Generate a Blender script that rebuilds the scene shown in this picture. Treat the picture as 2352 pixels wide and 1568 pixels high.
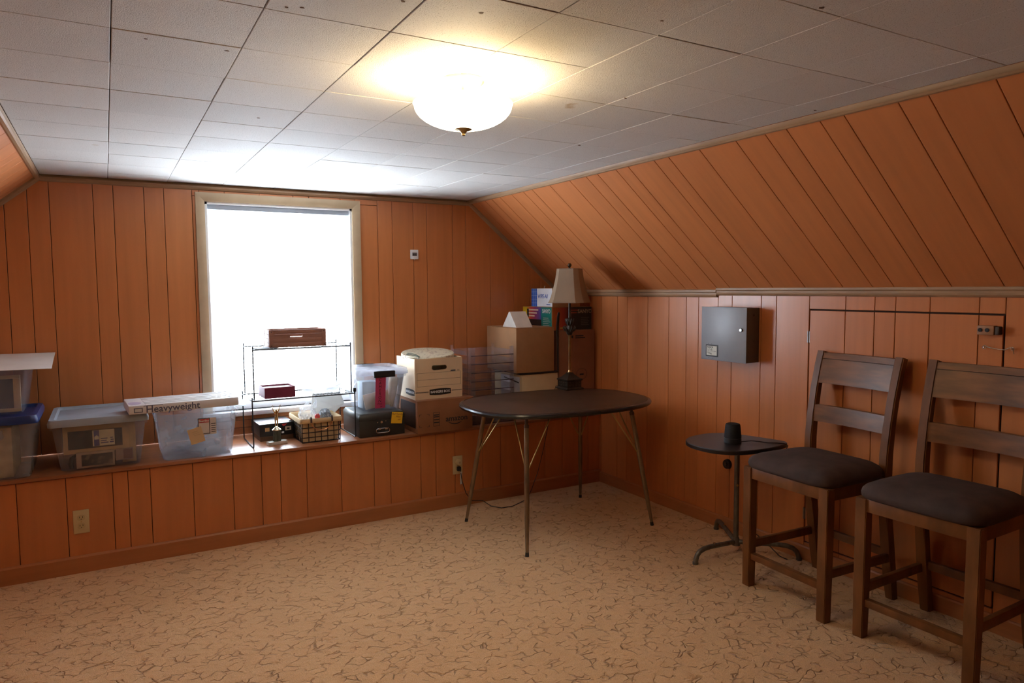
import bpy, bmesh, math, random
from mathutils import Vector, Matrix, Euler, noise
random.seed(7)
for o in list(bpy.data.objects): bpy.data.objects.remove(o)
SC = bpy.context.scene
COL = SC.collection
PI = math.pi

# ------------------------------------------------------------------ camera
F_PX, YAW, PITCH, ROLL = 1617.85, 0.52186, 0.07518, -0.00714
CAM = Vector((-3.0996, -4.6400, 1.42))
fw = Vector((math.sin(YAW)*math.cos(PITCH), math.cos(YAW)*math.cos(PITCH), -math.sin(PITCH)))
rt = Vector((math.cos(YAW), -math.sin(YAW), 0))
up = rt.cross(fw)
rt, up = math.cos(ROLL)*rt+math.sin(ROLL)*up, math.cos(ROLL)*up-math.sin(ROLL)*rt
cd = bpy.data.cameras.new('camera'); cam = bpy.data.objects.new('camera', cd); COL.objects.link(cam)
cd.sensor_width = 36; cd.lens = F_PX/2352*36; cd.clip_start = .02
M = Matrix((rt, up, -fw)).transposed().to_4x4(); M.translation = CAM
cam.matrix_world = M
SC.camera = cam

# ------------------------------------------------------------------ world, light, exposure
SC.view_settings.view_transform = 'Standard'; SC.view_settings.look = 'None'
SC.view_settings.exposure = 0.0; SC.view_settings.gamma = 1.0; SC.view_settings.use_curve_mapping = False
W = bpy.data.worlds.new('overcast_sky'); SC.world = W; W.use_nodes = True
bg = W.node_tree.nodes['Background']
bg.inputs[0].default_value = (.80, .91, 1.0, 1); bg.inputs[1].default_value = 40.0
LAMP_BULB = 5.0          # watts of each bulb in the ceiling fixture
LAMP_GLASS = 18.0         # glow of the lit glass bowl
# window portal: guides the sky light through the opening, adds none itself
pd = bpy.data.lights.new('window_portal', 'AREA'); pd.shape = 'RECTANGLE'; pd.size = .92; pd.size_y = 1.30
pd.cycles.is_portal = True
po = bpy.data.objects.new('window_portal', pd); COL.objects.link(po)
po.location = (-2.108, .135, 1.31); po.rotation_euler = (-PI/2, 0, 0)

# ------------------------------------------------------------------ room numbers (metres)
H, S, XL, HR, D, HS = 2.057, .792, 3.383, 1.397, .530, .5145
XK = -XL-S            # left knee wall
YB = -8.4             # wall behind the viewer

# ------------------------------------------------------------------ materials
def lin(c):
    return tuple(((v/255)/12.92 if v/255 <= .04045 else (((v/255)+.055)/1.055)**2.4) for v in c)
MATS = {}
def mat(name, col, rough=.5, metal=0., var=.08, scale=(12, 12, 12), bump=0., bscale=60., spec=.5, rnd=0., trans=0.):
    """plain procedural surface: base colour with soft noise variation and optional fine relief"""
    if name in MATS: return MATS[name]
    m = bpy.data.materials.new(name); m.use_nodes = True; n = m.node_tree.nodes; l = m.node_tree.links
    b = n['Principled BSDF']
    b.inputs['Roughness'].default_value = rough; b.inputs['Metallic'].default_value = metal
    b.inputs['Specular IOR Level'].default_value = spec
    tc = n.new('ShaderNodeTexCoord'); mp = n.new('ShaderNodeMapping'); mp.inputs['Scale'].default_value = scale
    l.new(tc.outputs['Object'], mp.inputs[0])
    nz = n.new('ShaderNodeTexNoise'); nz.inputs['Detail'].default_value = 4; nz.inputs['Scale'].default_value = 1
    l.new(mp.outputs[0], nz.inputs[0])
    mr = n.new('ShaderNodeMapRange'); mr.inputs[1].default_value = .3; mr.inputs[2].default_value = .7
    mr.inputs[3].default_value = 1-var; mr.inputs[4].default_value = 1+var; l.new(nz.outputs[0], mr.inputs[0])
    hs = n.new('ShaderNodeHueSaturation'); hs.inputs['Color'].default_value = (*col, 1)
    if rnd:
        oi = n.new('ShaderNodeObjectInfo'); r2 = n.new('ShaderNodeMapRange'); r2.inputs[3].default_value = 1-rnd; r2.inputs[4].default_value = 1+rnd
        l.new(oi.outputs['Random'], r2.inputs[0]); mu = n.new('ShaderNodeMath'); mu.operation = 'MULTIPLY'
        l.new(mr.outputs[0], mu.inputs[0]); l.new(r2.outputs[0], mu.inputs[1]); l.new(mu.outputs[0], hs.inputs['Value'])
    else:
        l.new(mr.outputs[0], hs.inputs['Value'])
    l.new(hs.outputs[0], b.inputs['Base Color'])
    if bump:
        nb = n.new('ShaderNodeTexNoise'); nb.inputs['Scale'].default_value = bscale; nb.inputs['Detail'].default_value = 3
        l.new(tc.outputs['Object'], nb.inputs[0]); bp = n.new('ShaderNodeBump'); bp.inputs['Strength'].default_value = bump
        bp.inputs['Distance'].default_value = .004; l.new(nb.outputs[0], bp.inputs['Height']); l.new(bp.outputs[0], b.inputs['Normal'])
    if trans:
        tr = n.new('ShaderNodeBsdfTranslucent'); mx = n.new('ShaderNodeMixShader'); mx.inputs[0].default_value = trans
        l.new(hs.outputs[0], tr.inputs[0]); l.new(b.outputs[0], mx.inputs[1]); l.new(tr.outputs[0], mx.inputs[2])
        l.new(mx.outputs[0], n['Material Output'].inputs[0])
    MATS[name] = m; return m
def clear(name, col, alpha, rough=.25, var=.15, trans=.4):
    """clear or milky plastic: lets light through, keeps a diffuse haze and a gloss"""
    if name in MATS: return MATS[name]
    m = bpy.data.materials.new(name); m.use_nodes = True; n = m.node_tree.nodes; l = m.node_tree.links
    b = n['Principled BSDF']; b.inputs['Roughness'].default_value = rough; b.inputs['Base Color'].default_value = (*col, 1)
    tl = n.new('ShaderNodeBsdfTranslucent'); tl.inputs[0].default_value = (*col, 1)
    m1 = n.new('ShaderNodeMixShader'); m1.inputs[0].default_value = trans
    l.new(b.outputs[0], m1.inputs[1]); l.new(tl.outputs[0], m1.inputs[2])
    tr = n.new('ShaderNodeBsdfTransparent'); tr.inputs[0].default_value = (.97, .98, 1, 1)
    tc = n.new('ShaderNodeTexCoord'); nz = n.new('ShaderNodeTexNoise'); nz.inputs['Scale'].default_value = 9
    l.new(tc.outputs['Object'], nz.inputs[0])
    mr = n.new('ShaderNodeMapRange'); mr.inputs[1].default_value = .3; mr.inputs[2].default_value = .7
    mr.inputs[3].default_value = max(0, alpha-var); mr.inputs[4].default_value = min(1, alpha+var); l.new(nz.outputs[0], mr.inputs[0])
    m2 = n.new('ShaderNodeMixShader'); l.new(mr.outputs[0], m2.inputs[0])
    l.new(tr.outputs[0], m2.inputs[1]); l.new(m1.outputs[0], m2.inputs[2]); l.new(m2.outputs[0], n['Material Output'].inputs[0])
    MATS[name] = m; return m
PANEL = (.56, .192, .062)
wood_v = mat('panelling_upright', PANEL, .30, var=.07, scale=(26, 26, 1.6), rnd=.03, bump=.05, bscale=90)
wood_s = mat('panelling_slope', PANEL, .40, var=.07, scale=(1.8, 26, 1.8), rnd=.03, bump=.05, bscale=90)
wood_h = mat('panelling_lengthwise', (.46, .18, .07), .4, var=.12, scale=(1.6, 26, 26), rnd=.06)
backing = mat('joint_backing', (.045, .018, .009), .9)
trim_m = mat('trim_wood', (.36, .215, .115), .42, var=.10, scale=(4, 4, 30))
casing_m = mat('window_casing_paint', (.46, .33, .20), .5, var=.06)
base_m = mat('baseboard_wood', (.44, .165, .06), .42, var=.10, scale=(3, 3, 30))
shelf_m = mat('ledge_varnish', (.34, .13, .055), .28, var=.2, scale=(2.5, 30, 30))
white_m = mat('white_paint', (.80, .80, .80), .45, var=.03)
black_m = mat('black_plastic', (.012, .012, .014), .45)
wire_m = mat('black_wire', (.012, .014, .018), .4)
ink = mat('black_ink', (.015, .015, .018), .7)
paper_m = mat('white_paper', (.78, .78, .76), .8, var=.03, trans=.25)
card_m = mat('cardboard', (.39, .20, .09), .8, var=.07, bump=.05, bscale=40)
card_r = mat('cardboard_brown', (.27, .11, .047), .8, var=.08, bump=.05, bscale=40)
cream_m = mat('cream_card', (.60, .47, .29), .75, var=.04)
wcard_m = mat('white_card', (.77, .61, .42), .7, var=.03)
steel = mat('bright_steel', (.62, .60, .57), .25, 1.0, var=.05)
brass = mat('aged_brass', (.55, .38, .16), .35, 1.0, var=.15)
copper = mat('copper_wire', (.70, .36, .22), .28, 1.0)
tote_m = clear('clear_tote_plastic', (.60, .60, .62), .24, .28)
tote_c = clear('clearer_tote_plastic', (.66, .67, .71), .13, .14, .07)
acryl = clear('clear_acrylic', (.62, .56, .60), .15, .12, .05)
acryl_edge = clear('acrylic_edge', (.10, .06, .065), .88, .2, .05, .2)
bag_m = clear('thin_bag_plastic', (.80, .80, .81), .34, .25, .2)

def tile_mat():
    m = bpy.data.materials.new('ceiling_tile'); m.use_nodes = True; n = m.node_tree.nodes; l = m.node_tree.links
    b = n['Principled BSDF']; b.inputs['Roughness'].default_value = .75
    tc = n.new('ShaderNodeTexCoord')
    nz = n.new('ShaderNodeTexNoise'); nz.inputs['Scale'].default_value = 330; nz.inputs['Detail'].default_value = 2
    l.new(tc.outputs['Object'], nz.inputs[0])
    cr = n.new('ShaderNodeValToRGB'); cr.color_ramp.elements[0].position = .30; cr.color_ramp.elements[0].color = (.30, .26, .22, 1)
    cr.color_ramp.elements[1].position = .40; cr.color_ramp.elements[1].color = (.66, .635, .60, 1)
    l.new(nz.outputs[0], cr.inputs[0])
    oi = n.new('ShaderNodeObjectInfo'); r2 = n.new('ShaderNodeMapRange'); r2.inputs[3].default_value = .95; r2.inputs[4].default_value = 1.05
    l.new(oi.outputs['Random'], r2.inputs[0])
    hs = n.new('ShaderNodeHueSaturation'); l.new(cr.outputs[0], hs.inputs['Color']); l.new(r2.outputs[0], hs.inputs['Value'])
    # sparse tan water stains
    n2 = n.new('ShaderNodeTexNoise'); n2.inputs['Scale'].default_value = 7; n2.inputs['Detail'].default_value = 5; l.new(tc.outputs['Object'], n2.inputs[0])
    c2 = n.new('ShaderNodeMapRange'); c2.inputs[1].default_value = .72; c2.inputs[2].default_value = .80; l.new(n2.outputs[0], c2.inputs[0])
    mx = n.new('ShaderNodeMix'); mx.data_type = 'RGBA'; l.new(c2.outputs[0], mx.inputs[0]); l.new(hs.outputs[0], mx.inputs[6]); mx.inputs[7].default_value = (.40, .27, .14, 1)
    l.new(mx.outputs[2], b.inputs['Base Color'])
    bp = n.new('ShaderNodeBump'); bp.inputs['Strength'].default_value = .35; bp.inputs['Distance'].default_value = .003
    l.new(nz.outputs[0], bp.inputs['Height']); l.new(bp.outputs[0], b.inputs['Normal'])
    return m
tile_m = tile_mat()
def carpet_mat():
    m = bpy.data.materials.new('sculpted_carpet'); m.use_nodes = True; n = m.node_tree.nodes; l = m.node_tree.links
    b = n['Principled BSDF']; b.inputs['Roughness'].default_value = .95; b.inputs['Specular IOR Level'].default_value = .1
    b.inputs['Sheen Weight'].default_value = .15
    tc = n.new('ShaderNodeTexCoord')
    wz = n.new('ShaderNodeTexNoise'); wz.inputs['Scale'].default_value = 9; wz.inputs['Detail'].default_value = 3; l.new(tc.outputs['Object'], wz.inputs[0])
    ad = n.new('ShaderNodeVectorMath'); ad.operation = 'MULTIPLY_ADD'; ad.inputs[1].default_value = (.10, .10, 0)
    l.new(wz.outputs[1], ad.inputs[0]); l.new(tc.outputs['Object'], ad.inputs[2])
    mp = n.new('ShaderNodeMapping'); mp.inputs['Rotation'].default_value = (0, 0, .5); mp.inputs['Scale'].default_value = (19, 24, 1); l.new(ad.outputs[0], mp.inputs[0])
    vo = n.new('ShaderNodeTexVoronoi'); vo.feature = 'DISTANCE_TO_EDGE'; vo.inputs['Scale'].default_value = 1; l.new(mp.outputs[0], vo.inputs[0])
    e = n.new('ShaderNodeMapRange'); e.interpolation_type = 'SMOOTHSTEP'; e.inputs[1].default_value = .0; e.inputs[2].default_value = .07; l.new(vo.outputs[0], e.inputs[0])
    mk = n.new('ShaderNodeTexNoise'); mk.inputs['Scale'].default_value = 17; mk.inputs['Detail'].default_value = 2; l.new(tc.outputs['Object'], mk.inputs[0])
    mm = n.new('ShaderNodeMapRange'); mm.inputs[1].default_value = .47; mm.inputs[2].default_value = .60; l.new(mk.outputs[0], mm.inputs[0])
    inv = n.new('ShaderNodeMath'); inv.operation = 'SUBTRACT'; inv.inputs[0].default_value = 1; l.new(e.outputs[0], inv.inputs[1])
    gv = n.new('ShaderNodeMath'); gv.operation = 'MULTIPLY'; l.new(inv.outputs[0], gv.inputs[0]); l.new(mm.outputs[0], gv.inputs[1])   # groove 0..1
    f1 = n.new('ShaderNodeTexNoise'); f1.inputs['Scale'].default_value = 260; f1.inputs['Detail'].default_value = 2; l.new(tc.outputs['Object'], f1.inputs[0])
    f2 = n.new('ShaderNodeTexNoise'); f2.inputs['Scale'].default_value = 30; f2.inputs['Detail'].default_value = 3; l.new(tc.outputs['Object'], f2.inputs[0])
    h1 = n.new('ShaderNodeMath'); h1.operation = 'MULTIPLY_ADD'; h1.inputs[1].default_value = .22; l.new(f1.outputs[0], h1.inputs[0]); l.new(f2.outputs[0], h1.inputs[2])
    h2 = n.new('ShaderNodeMath'); h2.operation = 'MULTIPLY_ADD'; h2.inputs[1].default_value = -.95; l.new(gv.outputs[0], h2.inputs[0]); l.new(h1.outputs[0], h2.inputs[2])
    bp = n.new('ShaderNodeBump'); bp.inputs['Strength'].default_value = 1.0; bp.inputs['Distance'].default_value = .009; l.new(h2.outputs[0], bp.inputs['Height'])
    l.new(bp.outputs[0], b.inputs['Normal'])
    # tan yarn; shade in the channels is painted as a darker red-brown
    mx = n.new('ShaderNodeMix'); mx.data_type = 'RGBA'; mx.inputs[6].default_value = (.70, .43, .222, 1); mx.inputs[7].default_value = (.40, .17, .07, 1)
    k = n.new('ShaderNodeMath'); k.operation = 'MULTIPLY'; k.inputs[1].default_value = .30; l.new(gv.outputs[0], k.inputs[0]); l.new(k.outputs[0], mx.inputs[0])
    mr = n.new('ShaderNodeMapRange'); mr.inputs[1].default_value = .3; mr.inputs[2].default_value = .7; mr.inputs[3].default_value = .84; mr.inputs[4].default_value = 1.14; l.new(f1.outputs[0], mr.inputs[0])
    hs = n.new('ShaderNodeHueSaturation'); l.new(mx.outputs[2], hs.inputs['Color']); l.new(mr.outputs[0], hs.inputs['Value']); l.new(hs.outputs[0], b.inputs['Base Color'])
    return m
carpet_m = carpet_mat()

# ------------------------------------------------------------------ mesh helpers
class G:
    def __init__(s): s.bm = bmesh.new()
    def box(s, x0, x1, y0, y1, z0, z1, bev=0, mtx=None, seg=2):
        m = Matrix.Translation(((x0+x1)/2, (y0+y1)/2, (z0+z1)/2)) @ Matrix.Diagonal((abs(x1-x0), abs(y1-y0), abs(z1-z0), 1))
        if mtx is not None: m = mtx @ m
        v = bmesh.ops.create_cube(s.bm, size=1, matrix=m)['verts']
        if bev:
            es = list({e for q in v for e in q.link_edges})
            bmesh.ops.bevel(s.bm, geom=es, offset=bev, segments=seg, affect='EDGES', profile=.5)
        return s
    def cyl(s, p0, p1, r0, r1=None, n=16, cap=True):
        p0, p1 = Vector(p0), Vector(p1); r1 = r0 if r1 is None else r1; d = p1-p0
        m = Matrix.Translation((p0+p1)/2) @ d.to_track_quat('Z', 'Y').to_matrix().to_4x4()
        bmesh.ops.create_cone(s.bm, cap_ends=cap, segments=n, radius1=r0, radius2=r1, depth=d.length, matrix=m); return s
    def ball(s, c, r, sc=(1, 1, 1), n=16):
        bmesh.ops.create_uvsphere(s.bm, u_segments=n, v_segments=max(6, n//2), radius=r, matrix=Matrix.Translation(c) @ Matrix.Diagonal((*sc, 1))); return s
    def loft(s, rings, c0=True, c1=True, closed=True):
        vs = [[s.bm.verts.new(p) for p in r] for r in rings]; n = len(rings[0])
        for a, b in zip(vs, vs[1:]):
            for i in range(n if closed else n-1):
                try: s.bm.faces.new((a[i], a[(i+1) % n], b[(i+1) % n], b[i]))
                except ValueError: pass
        if c0: s.bm.faces.new(vs[0][::-1])
        if c1: s.bm.faces.new(vs[-1])
        return s
    def lathe(s, prof, c=(0, 0, 0), n=32, c0=True, c1=True):
        return s.loft([[(c[0]+r*math.cos(2*PI*i/n), c[1]+r*math.sin(2*PI*i/n), c[2]+z) for i in range(n)] for r, z in prof], c0, c1)
    def tube(s, pts, r, n=8, closed=False):
        P = [Vector(p) for p in pts]; m = len(P); R = r if hasattr(r, '__len__') else [r]*m
        rings = []; up_ = None
        for i, q in enumerate(P):
            a = P[(i-1) % m] if closed or i else P[i]; b = P[(i+1) % m] if closed or i < m-1 else P[i]
            t = (b-a).normalized()
            if up_ is None: up_ = t.orthogonal().normalized()
            up_ = (up_-t*up_.dot(t))
            up_ = up_.normalized() if up_.length > 1e-6 else t.orthogonal().normalized()
            w = t.cross(up_)
            rings.append([q+(up_*math.cos(2*PI*k/n)+w*math.sin(2*PI*k/n))*R[i] for k in range(n)])
        if closed: rings.append(rings[0])
        return s.loft(rings, not closed, not closed)
    def prism(s, poly, z0, z1, fr=None):
        f = fr or (lambda u, v, w: (u, v, w))
        return s.loft([[f(u, v, z0) for u, v in poly], [f(u, v, z1) for u, v in poly]])
    def build(s, name, m, parent=None, loc=(0, 0, 0), rot=(0, 0, 0), smooth=True, ang=35):
        bmesh.ops.recalc_face_normals(s.bm, faces=s.bm.faces)
        me = bpy.data.meshes.new(name); s.bm.to_mesh(me); s.bm.free()
        if smooth:
            me.polygons.foreach_set('use_smooth', [True]*len(me.polygons)); me.set_sharp_from_angle(angle=math.radians(ang))
        me.materials.append(m)
        o = bpy.data.objects.new(name, me); COL.objects.link(o); o.location = loc; o.rotation_euler = rot
        if parent: o.parent = parent
        return o
def thing(name, label, cat, loc=(0, 0, 0), rz=0, group=None, rot=None):
    o = bpy.data.objects.new(name, None); COL.objects.link(o); o.empty_display_size = .05
    o.location = loc; o.rotation_euler = rot or (0, 0, rz); o['label'] = label; o['category'] = cat
    if group: o['group'] = group
    return o
def tag(o, label, cat, group=None):
    o['label'] = label; o['category'] = cat
    if group: o['group'] = group
    return o
def struct(o, label=None):
    o['kind'] = 'structure'
    if label: o['label'] = label
    return o
def copy_tree(o, parent=None):
    c = o.copy(); COL.objects.link(c); c.parent = parent
    for ch in o.children: copy_tree(ch, c)
    return c
def text(s, size, m, parent, loc, rot, name='lettering', align='CENTER', sx=1., bold=0., shear=0.):
    cu = bpy.data.curves.new('t', 'FONT'); cu.body = s; cu.size = size; cu.align_x = align; cu.align_y = 'CENTER'; cu.extrude = .0002; cu.offset = bold; cu.shear = shear; cu.resolution_u = 3
    to = bpy.data.objects.new('t', cu); COL.objects.link(to); bpy.context.view_layer.update()
    me = bpy.data.meshes.new_from_object(to.evaluated_get(bpy.context.evaluated_depsgraph_get()))
    bpy.data.objects.remove(to); me.materials.clear(); me.materials.append(m)
    o = bpy.data.objects.new(name, me); COL.objects.link(o); o.parent = parent; o.location = loc; o.rotation_euler = rot; o.scale = (sx, 1, 1)
    return o
FRONT = (PI/2, 0, 0)          # reads on a face that looks toward -y
LEFT = (PI/2, 0, -PI/2)       # reads on a face that looks toward -x
def rrect(w, d, r, n=5, cx=0, cy=0, z=0):
    out = []
    for q, (sx, sy) in enumerate(((1, 1), (-1, 1), (-1, -1), (1, -1))):
        for i in range(n+1):
            a = PI/2*(q+i/n); out.append((cx+sx*(w/2-r)+r*math.cos(a), cy+sy*(d/2-r)+r*math.sin(a), z))
    return out
def clip(poly, a, b, c):
    """keep a*u+b*v<=c"""
    out = []
    for i, p in enumerate(poly):
        q = poly[(i+1) % len(poly)]; dp = a*p[0]+b*p[1]-c; dq = a*q[0]+b*q[1]-c
        if dp <= 0: out.append(p)
        if dp*dq < 0: t = dp/(dp-dq); out.append((p[0]+(q[0]-p[0])*t, p[1]+(q[1]-p[1])*t))
    return out
def inset(poly, d):
    A = sum(p[0]*q[1]-p[1]*q[0] for p, q in zip(poly, poly[1:]+poly[:1]))
    if A < 0: poly = poly[::-1]
    out = poly; n = len(poly)
    for i in range(n):
        p, q = poly[i], poly[(i+1) % n]; ex, ey = q[0]-p[0], q[1]-p[1]; L = math.hypot(ex, ey)
        if L < 1e-6: continue
        a, b = ey/L, -ex/L; out = clip(out, a, b, a*p[0]+b*p[1]-d)
        if len(out) < 3: return []
    return out
def plank(parent, fr, poly, m, th=.012, gap=.0014, ch=.0015, name='plank', dw=0.):
    r1 = inset(poly, gap); 
    if len(r1) < 3: return
    A = inset(r1, ch)
    if len(A) != len(r1): A = r1
    g = G(); g.loft([[fr(u, v, -th) for u, v in r1], [fr(u, v, -ch*.7+dw) for u, v in r1], [fr(u, v, dw) for u, v in A]])
    return g.build(name, m, parent, smooth=False)
def rect(u0, u1, v0, v1): return [(u0, v0), (u1, v0), (u1, v1), (u0, v1)]
def cuts(poly, splits):
    for a, b in zip(splits, splits[1:]):
        q = clip(clip(poly, 1, 0, max(a, b)), -1, 0, -min(a, b))
        if len(q) >= 3: yield q

# ------------------------------------------------------------------ room shell
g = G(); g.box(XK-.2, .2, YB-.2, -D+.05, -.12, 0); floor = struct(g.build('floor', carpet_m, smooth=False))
# back wall with the window opening
WX0, WX1, WZ0, WZ1 = -2.561, -1.656, .668, 1.955
hexa = [(XK, 0), (0, 0), (0, HR), (-S, H), (-XL, H), (XK, HR)]
hexo = [(XK-.1, -.1), (.1, -.1), (.1, HR+.04), (-S+.04, H+.1), (-XL-.04, H+.1), (XK-.1, HR+.04)]
fr_b = lambda u, v, w: (u, -w, v)
g = G()
for q in (clip(hexo, 1, 0, WX0), clip(hexo, -1, 0, -WX1), clip(clip(clip(hexo, 1, 0, WX1), -1, 0, -WX0), 0, -1, -WZ1), clip(clip(clip(hexo, 1, 0, WX1), -1, 0, -WX0), 0, 1, WZ0)):
    g.prism(q, -.14, -.0115, fr_b)
wall_back = struct(g.build('wall_back', backing, smooth=False))
bx = [XK, -4.05, -3.95, -3.8, -3.7, -3.55, -3.446, -3.346, -3.139, -3.039, -2.884, -2.780, -2.628, -2.590, -2.447, -2.243, -2.038, -1.937, -1.732, -1.632, -1.478, -1.374, -1.220, -1.119, -.918, -.813, -.614, -.414, -.267, -.170, 0]
up_poly = clip(hexa, 0, -1, -HS)
for q in cuts(up_poly, bx):
    u0 = min(p[0] for p in q); u1 = max(p[0] for p in q)
    if u1 <= WX0-.03 or u0 >= WX1+.03: plank(wall_back, fr_b, q, wood_v)
    else:
        t = clip(q, 0, -1, -(WZ1+.03))
        if len(t) >= 3: plank(wall_back, fr_b, t, wood_v)
        b = clip(q, 0, 1, WZ1+.03)
        if u0 < WX0-.01: plank(wall_back, fr_b, clip(b, 1, 0, WX0-.002), wood_v)
        if u1 > WX1+.01: plank(wall_back, fr_b, clip(b, -1, 0, -WX1-.002), wood_v)
for v0, v1 in ((HS, .560), (.560, .608), (.608, .650)):
    plank(wall_back, fr_b, rect(WX0, WX1, v0, v1), wood_h)
# boxed-out lower wall
fr_l = lambda u, v, w: (u, -D-w, v)
g = G(); g.box(XK-.1, .1, -D+.0115, -D+.05, -.1, HS-.018); wall_lower = struct(g.build('wall_lower', backing, smooth=False))
lx = [XK, -4.1, -3.92, -3.72, -3.518, -3.314, -3.111, -3.041, -2.938, -2.733, -2.530, -2.378, -2.275, -2.126, -1.922, -1.719, -1.613, -1.411, -1.306, -1.171, -.967, -.831, -.629, -.475, -.328, -.103, 0]
for q in cuts(rect(XK, 0, .0, HS-.022), lx): plank(wall_lower, fr_l, q, wood_v)
# right knee wall, with a hatch cut into it
DY0, DY1, DZ0, DZ1 = -3.191, -2.287, .095, 1.302
fr_r = lambda u, v, w: (-w, u, v)
g = G(); g.box(.0115, .1, YB-.1, .1, -.1, HR+.02); wall_right = struct(g.build('wall_right', backing, smooth=False))
ky = [0, -.10, -.31, -.41, -.55, -.734, -.841, -1.052, -1.253, -1.410, -1.513, -1.670, -1.776, -1.983, -2.084, -2.287, -2.490, -2.639, -2.739, -2.893, -3.093, -3.191, -3.40, -3.50, -3.65, -3.75, -3.9, -4.1, -4.2, -4.4, -4.5, -4.65, -4.8, -5.0, -5.1, -5.3, -5.45, -5.6, -5.8, -5.9, -6.1, -6.25, -6.4, -6.55, -6.75, -6.9, -7.1, -7.2, -7.4, -7.55, -7.7, -7.9, -8.05, -8.2, YB]
for q in cuts(rect(YB, 0, 0, HR-.002), ky):
    u0 = min(p[0] for p in q); u1 = max(p[0] for p in q)
    if u1 <= DY0+.001 or u0 >= DY1-.001: plank(wall_right, fr_r, q, wood_v)
    else:
        plank(wall_right, fr_r, clip(q, 0, -1, -DZ1-.002), wood_v); plank(wall_right, fr_r, clip(q, 0, 1, DZ0-.002), wood_v)
door = struct(G().box(.006, .0112, DY0+.004, DY1-.004, DZ0+.003, DZ1-.003).build('door_1', backing, smooth=False))
for q in cuts(rect(DY0+.004, DY1-.005, DZ0+.003, DZ1-.003), [y for y in ky if DY0-.001 <= y <= DY1+.001]): plank(door, fr_r, q, wood_v, th=.006, gap=.0016, dw=.0015)
for z in (1.163, .245):
    h = G().cyl((-.003, DY1+.001, z-.03), (-.003, DY1+.001, z+.03), .0035, n=10); h.box(-.0022, .0, DY1-.008, DY1+.008, z-.029, z+.029); h.build('hinge', mat('hinge_steel', (.30, .27, .24), .4, .9), door)
# slopes
SL = math.hypot(S, H-HR); sv = Vector((-S, 0, H-HR))/SL; sn = Vector((-(H-HR), 0, -S))/SL
fr_s = lambda u, v, w: Vector((0, u, HR))+sv*v+sn*w
g = G(); g.prism(rect(YB-.1, .1, -.03, SL+.03), -.08, -.0115, fr_s); wall_slope_r = struct(g.build('wall_slope_right', backing, smooth=False))
sy = [0, -.10, -.21, -.31, -.427, -.585, -.735, -.843, -1.045, -1.254, -1.414, -1.518, -1.677, -1.777, -1.973, -2.075, -2.276, -2.487, -2.639, -2.742, -2.892, -2.991, -3.192, -3.293, -3.493, -3.65, -3.75, -3.9, -4.1, -4.2, -4.4, -4.5, -4.65, -4.8, -5.0, -5.1, -5.3, -5.45, -5.6, -5.8, -5.9, -6.1, -6.25, -6.4, -6.55, -6.75, -6.9, -7.1, -7.2, -7.4, -7.55, -7.7, -7.9, -8.05, -8.2, YB]
for q in cuts(rect(YB, 0, 0, SL), sy): plank(wall_slope_r, fr_s, q, wood_s)
svl = Vector((S, 0, H-HR))/SL; snl = Vector(((H-HR), 0, -S))/SL
fr_sl = lambda u, v, w: Vector((XK, u, HR))+svl*v+snl*w
g = G(); g.prism(rect(YB-.1, .1, -.03, SL+.03), -.08, -.0115, fr_sl); wall_slope_l = struct(g.build('wall_slope_left', backing, smooth=False))
for q in cuts(rect(YB, 0, 0, SL), sy): plank(wall_slope_l, fr_sl, q, wood_s)
fr_kl = lambda u, v, w: (XK+w, u, v)
g = G(); g.box(XK-.1, XK-.0115, YB-.1, .1, -.1, HR+.02); wall_left = struct(g.build('wall_left', backing, smooth=False))
for q in cuts(rect(YB, 0, 0, HR), ky): plank(wall_left, fr_kl, q, wood_v)
fr_f = lambda u, v, w: (u, YB+w, v)
g = G(); g.prism(hexo, -.1, -.0115, fr_f); wall_front = struct(g.build('wall_front', backing, smooth=False))
for q in cuts(hexa, bx): plank(wall_front, fr_f, q, wood_v)
# ceiling tiles, one foot square, slightly uneven
fr_c = lambda u, v, w: (u, v, H-w)
g = G(); g.box(-XL-.06, -S+.06, YB-.1, .1, H+.0115, H+.1); ceiling = struct(g.build('ceiling', mat('tile_joint', (.10, .065, .045), .9), smooth=False))
cxs = [-XL]+[-3.061+.3015*k for k in range(8)]+[-S]
cys = [0]+[-2.93+.302*k for k in range(9, -20, -1)]+[YB]
cys = sorted([y for y in cys if YB <= y <= 0], reverse=True)
for a, b in zip(cxs, cxs[1:]):
    for c, d in zip(cys, cys[1:]):
        plank(ceiling, fr_c, rect(a+random.uniform(-.0006, .0006), b+random.uniform(-.0006, .0006), d+random.uniform(-.0008, .0008), c+random.uniform(-.0008, .0008)), tile_m, th=.0115, gap=.0008+.0006*(random.random() < .25), ch=.0016, name='ceiling_tile', dw=-random.uniform(0, .0014))
# small chips and nail spots in the old tiles
chip_m = mat('tile_chip', (.16, .08, .035), .9, var=.3)
for cx_, cy_ in ((-2.717, -2.962), (-2.685, -2.977), (-2.499, -3.119), (-2.317, -3.146), (-1.915, -3.312), (-1.646, -3.55), (-1.23, -2.005), (-1.548, -2.724), (-.834, -2.923), (-2.984, -2.587), (-2.789, -2.589), (-2.58, -1.859)):
    g = G(); r_ = random.uniform(.003, .006); ps = [(cx_+r_*random.uniform(.5, 1.2)*math.cos(a)*1.4, cy_+r_*random.uniform(.5, 1.2)*math.sin(a)) for a in [i*2*PI/9 for i in range(9)]]
    g.loft([[(x, y, H-.0004) for x, y in ps], [(x, y, H+.004) for x, y in ps]]); g.build('chip', chip_m, ceiling, smooth=False)
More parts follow.
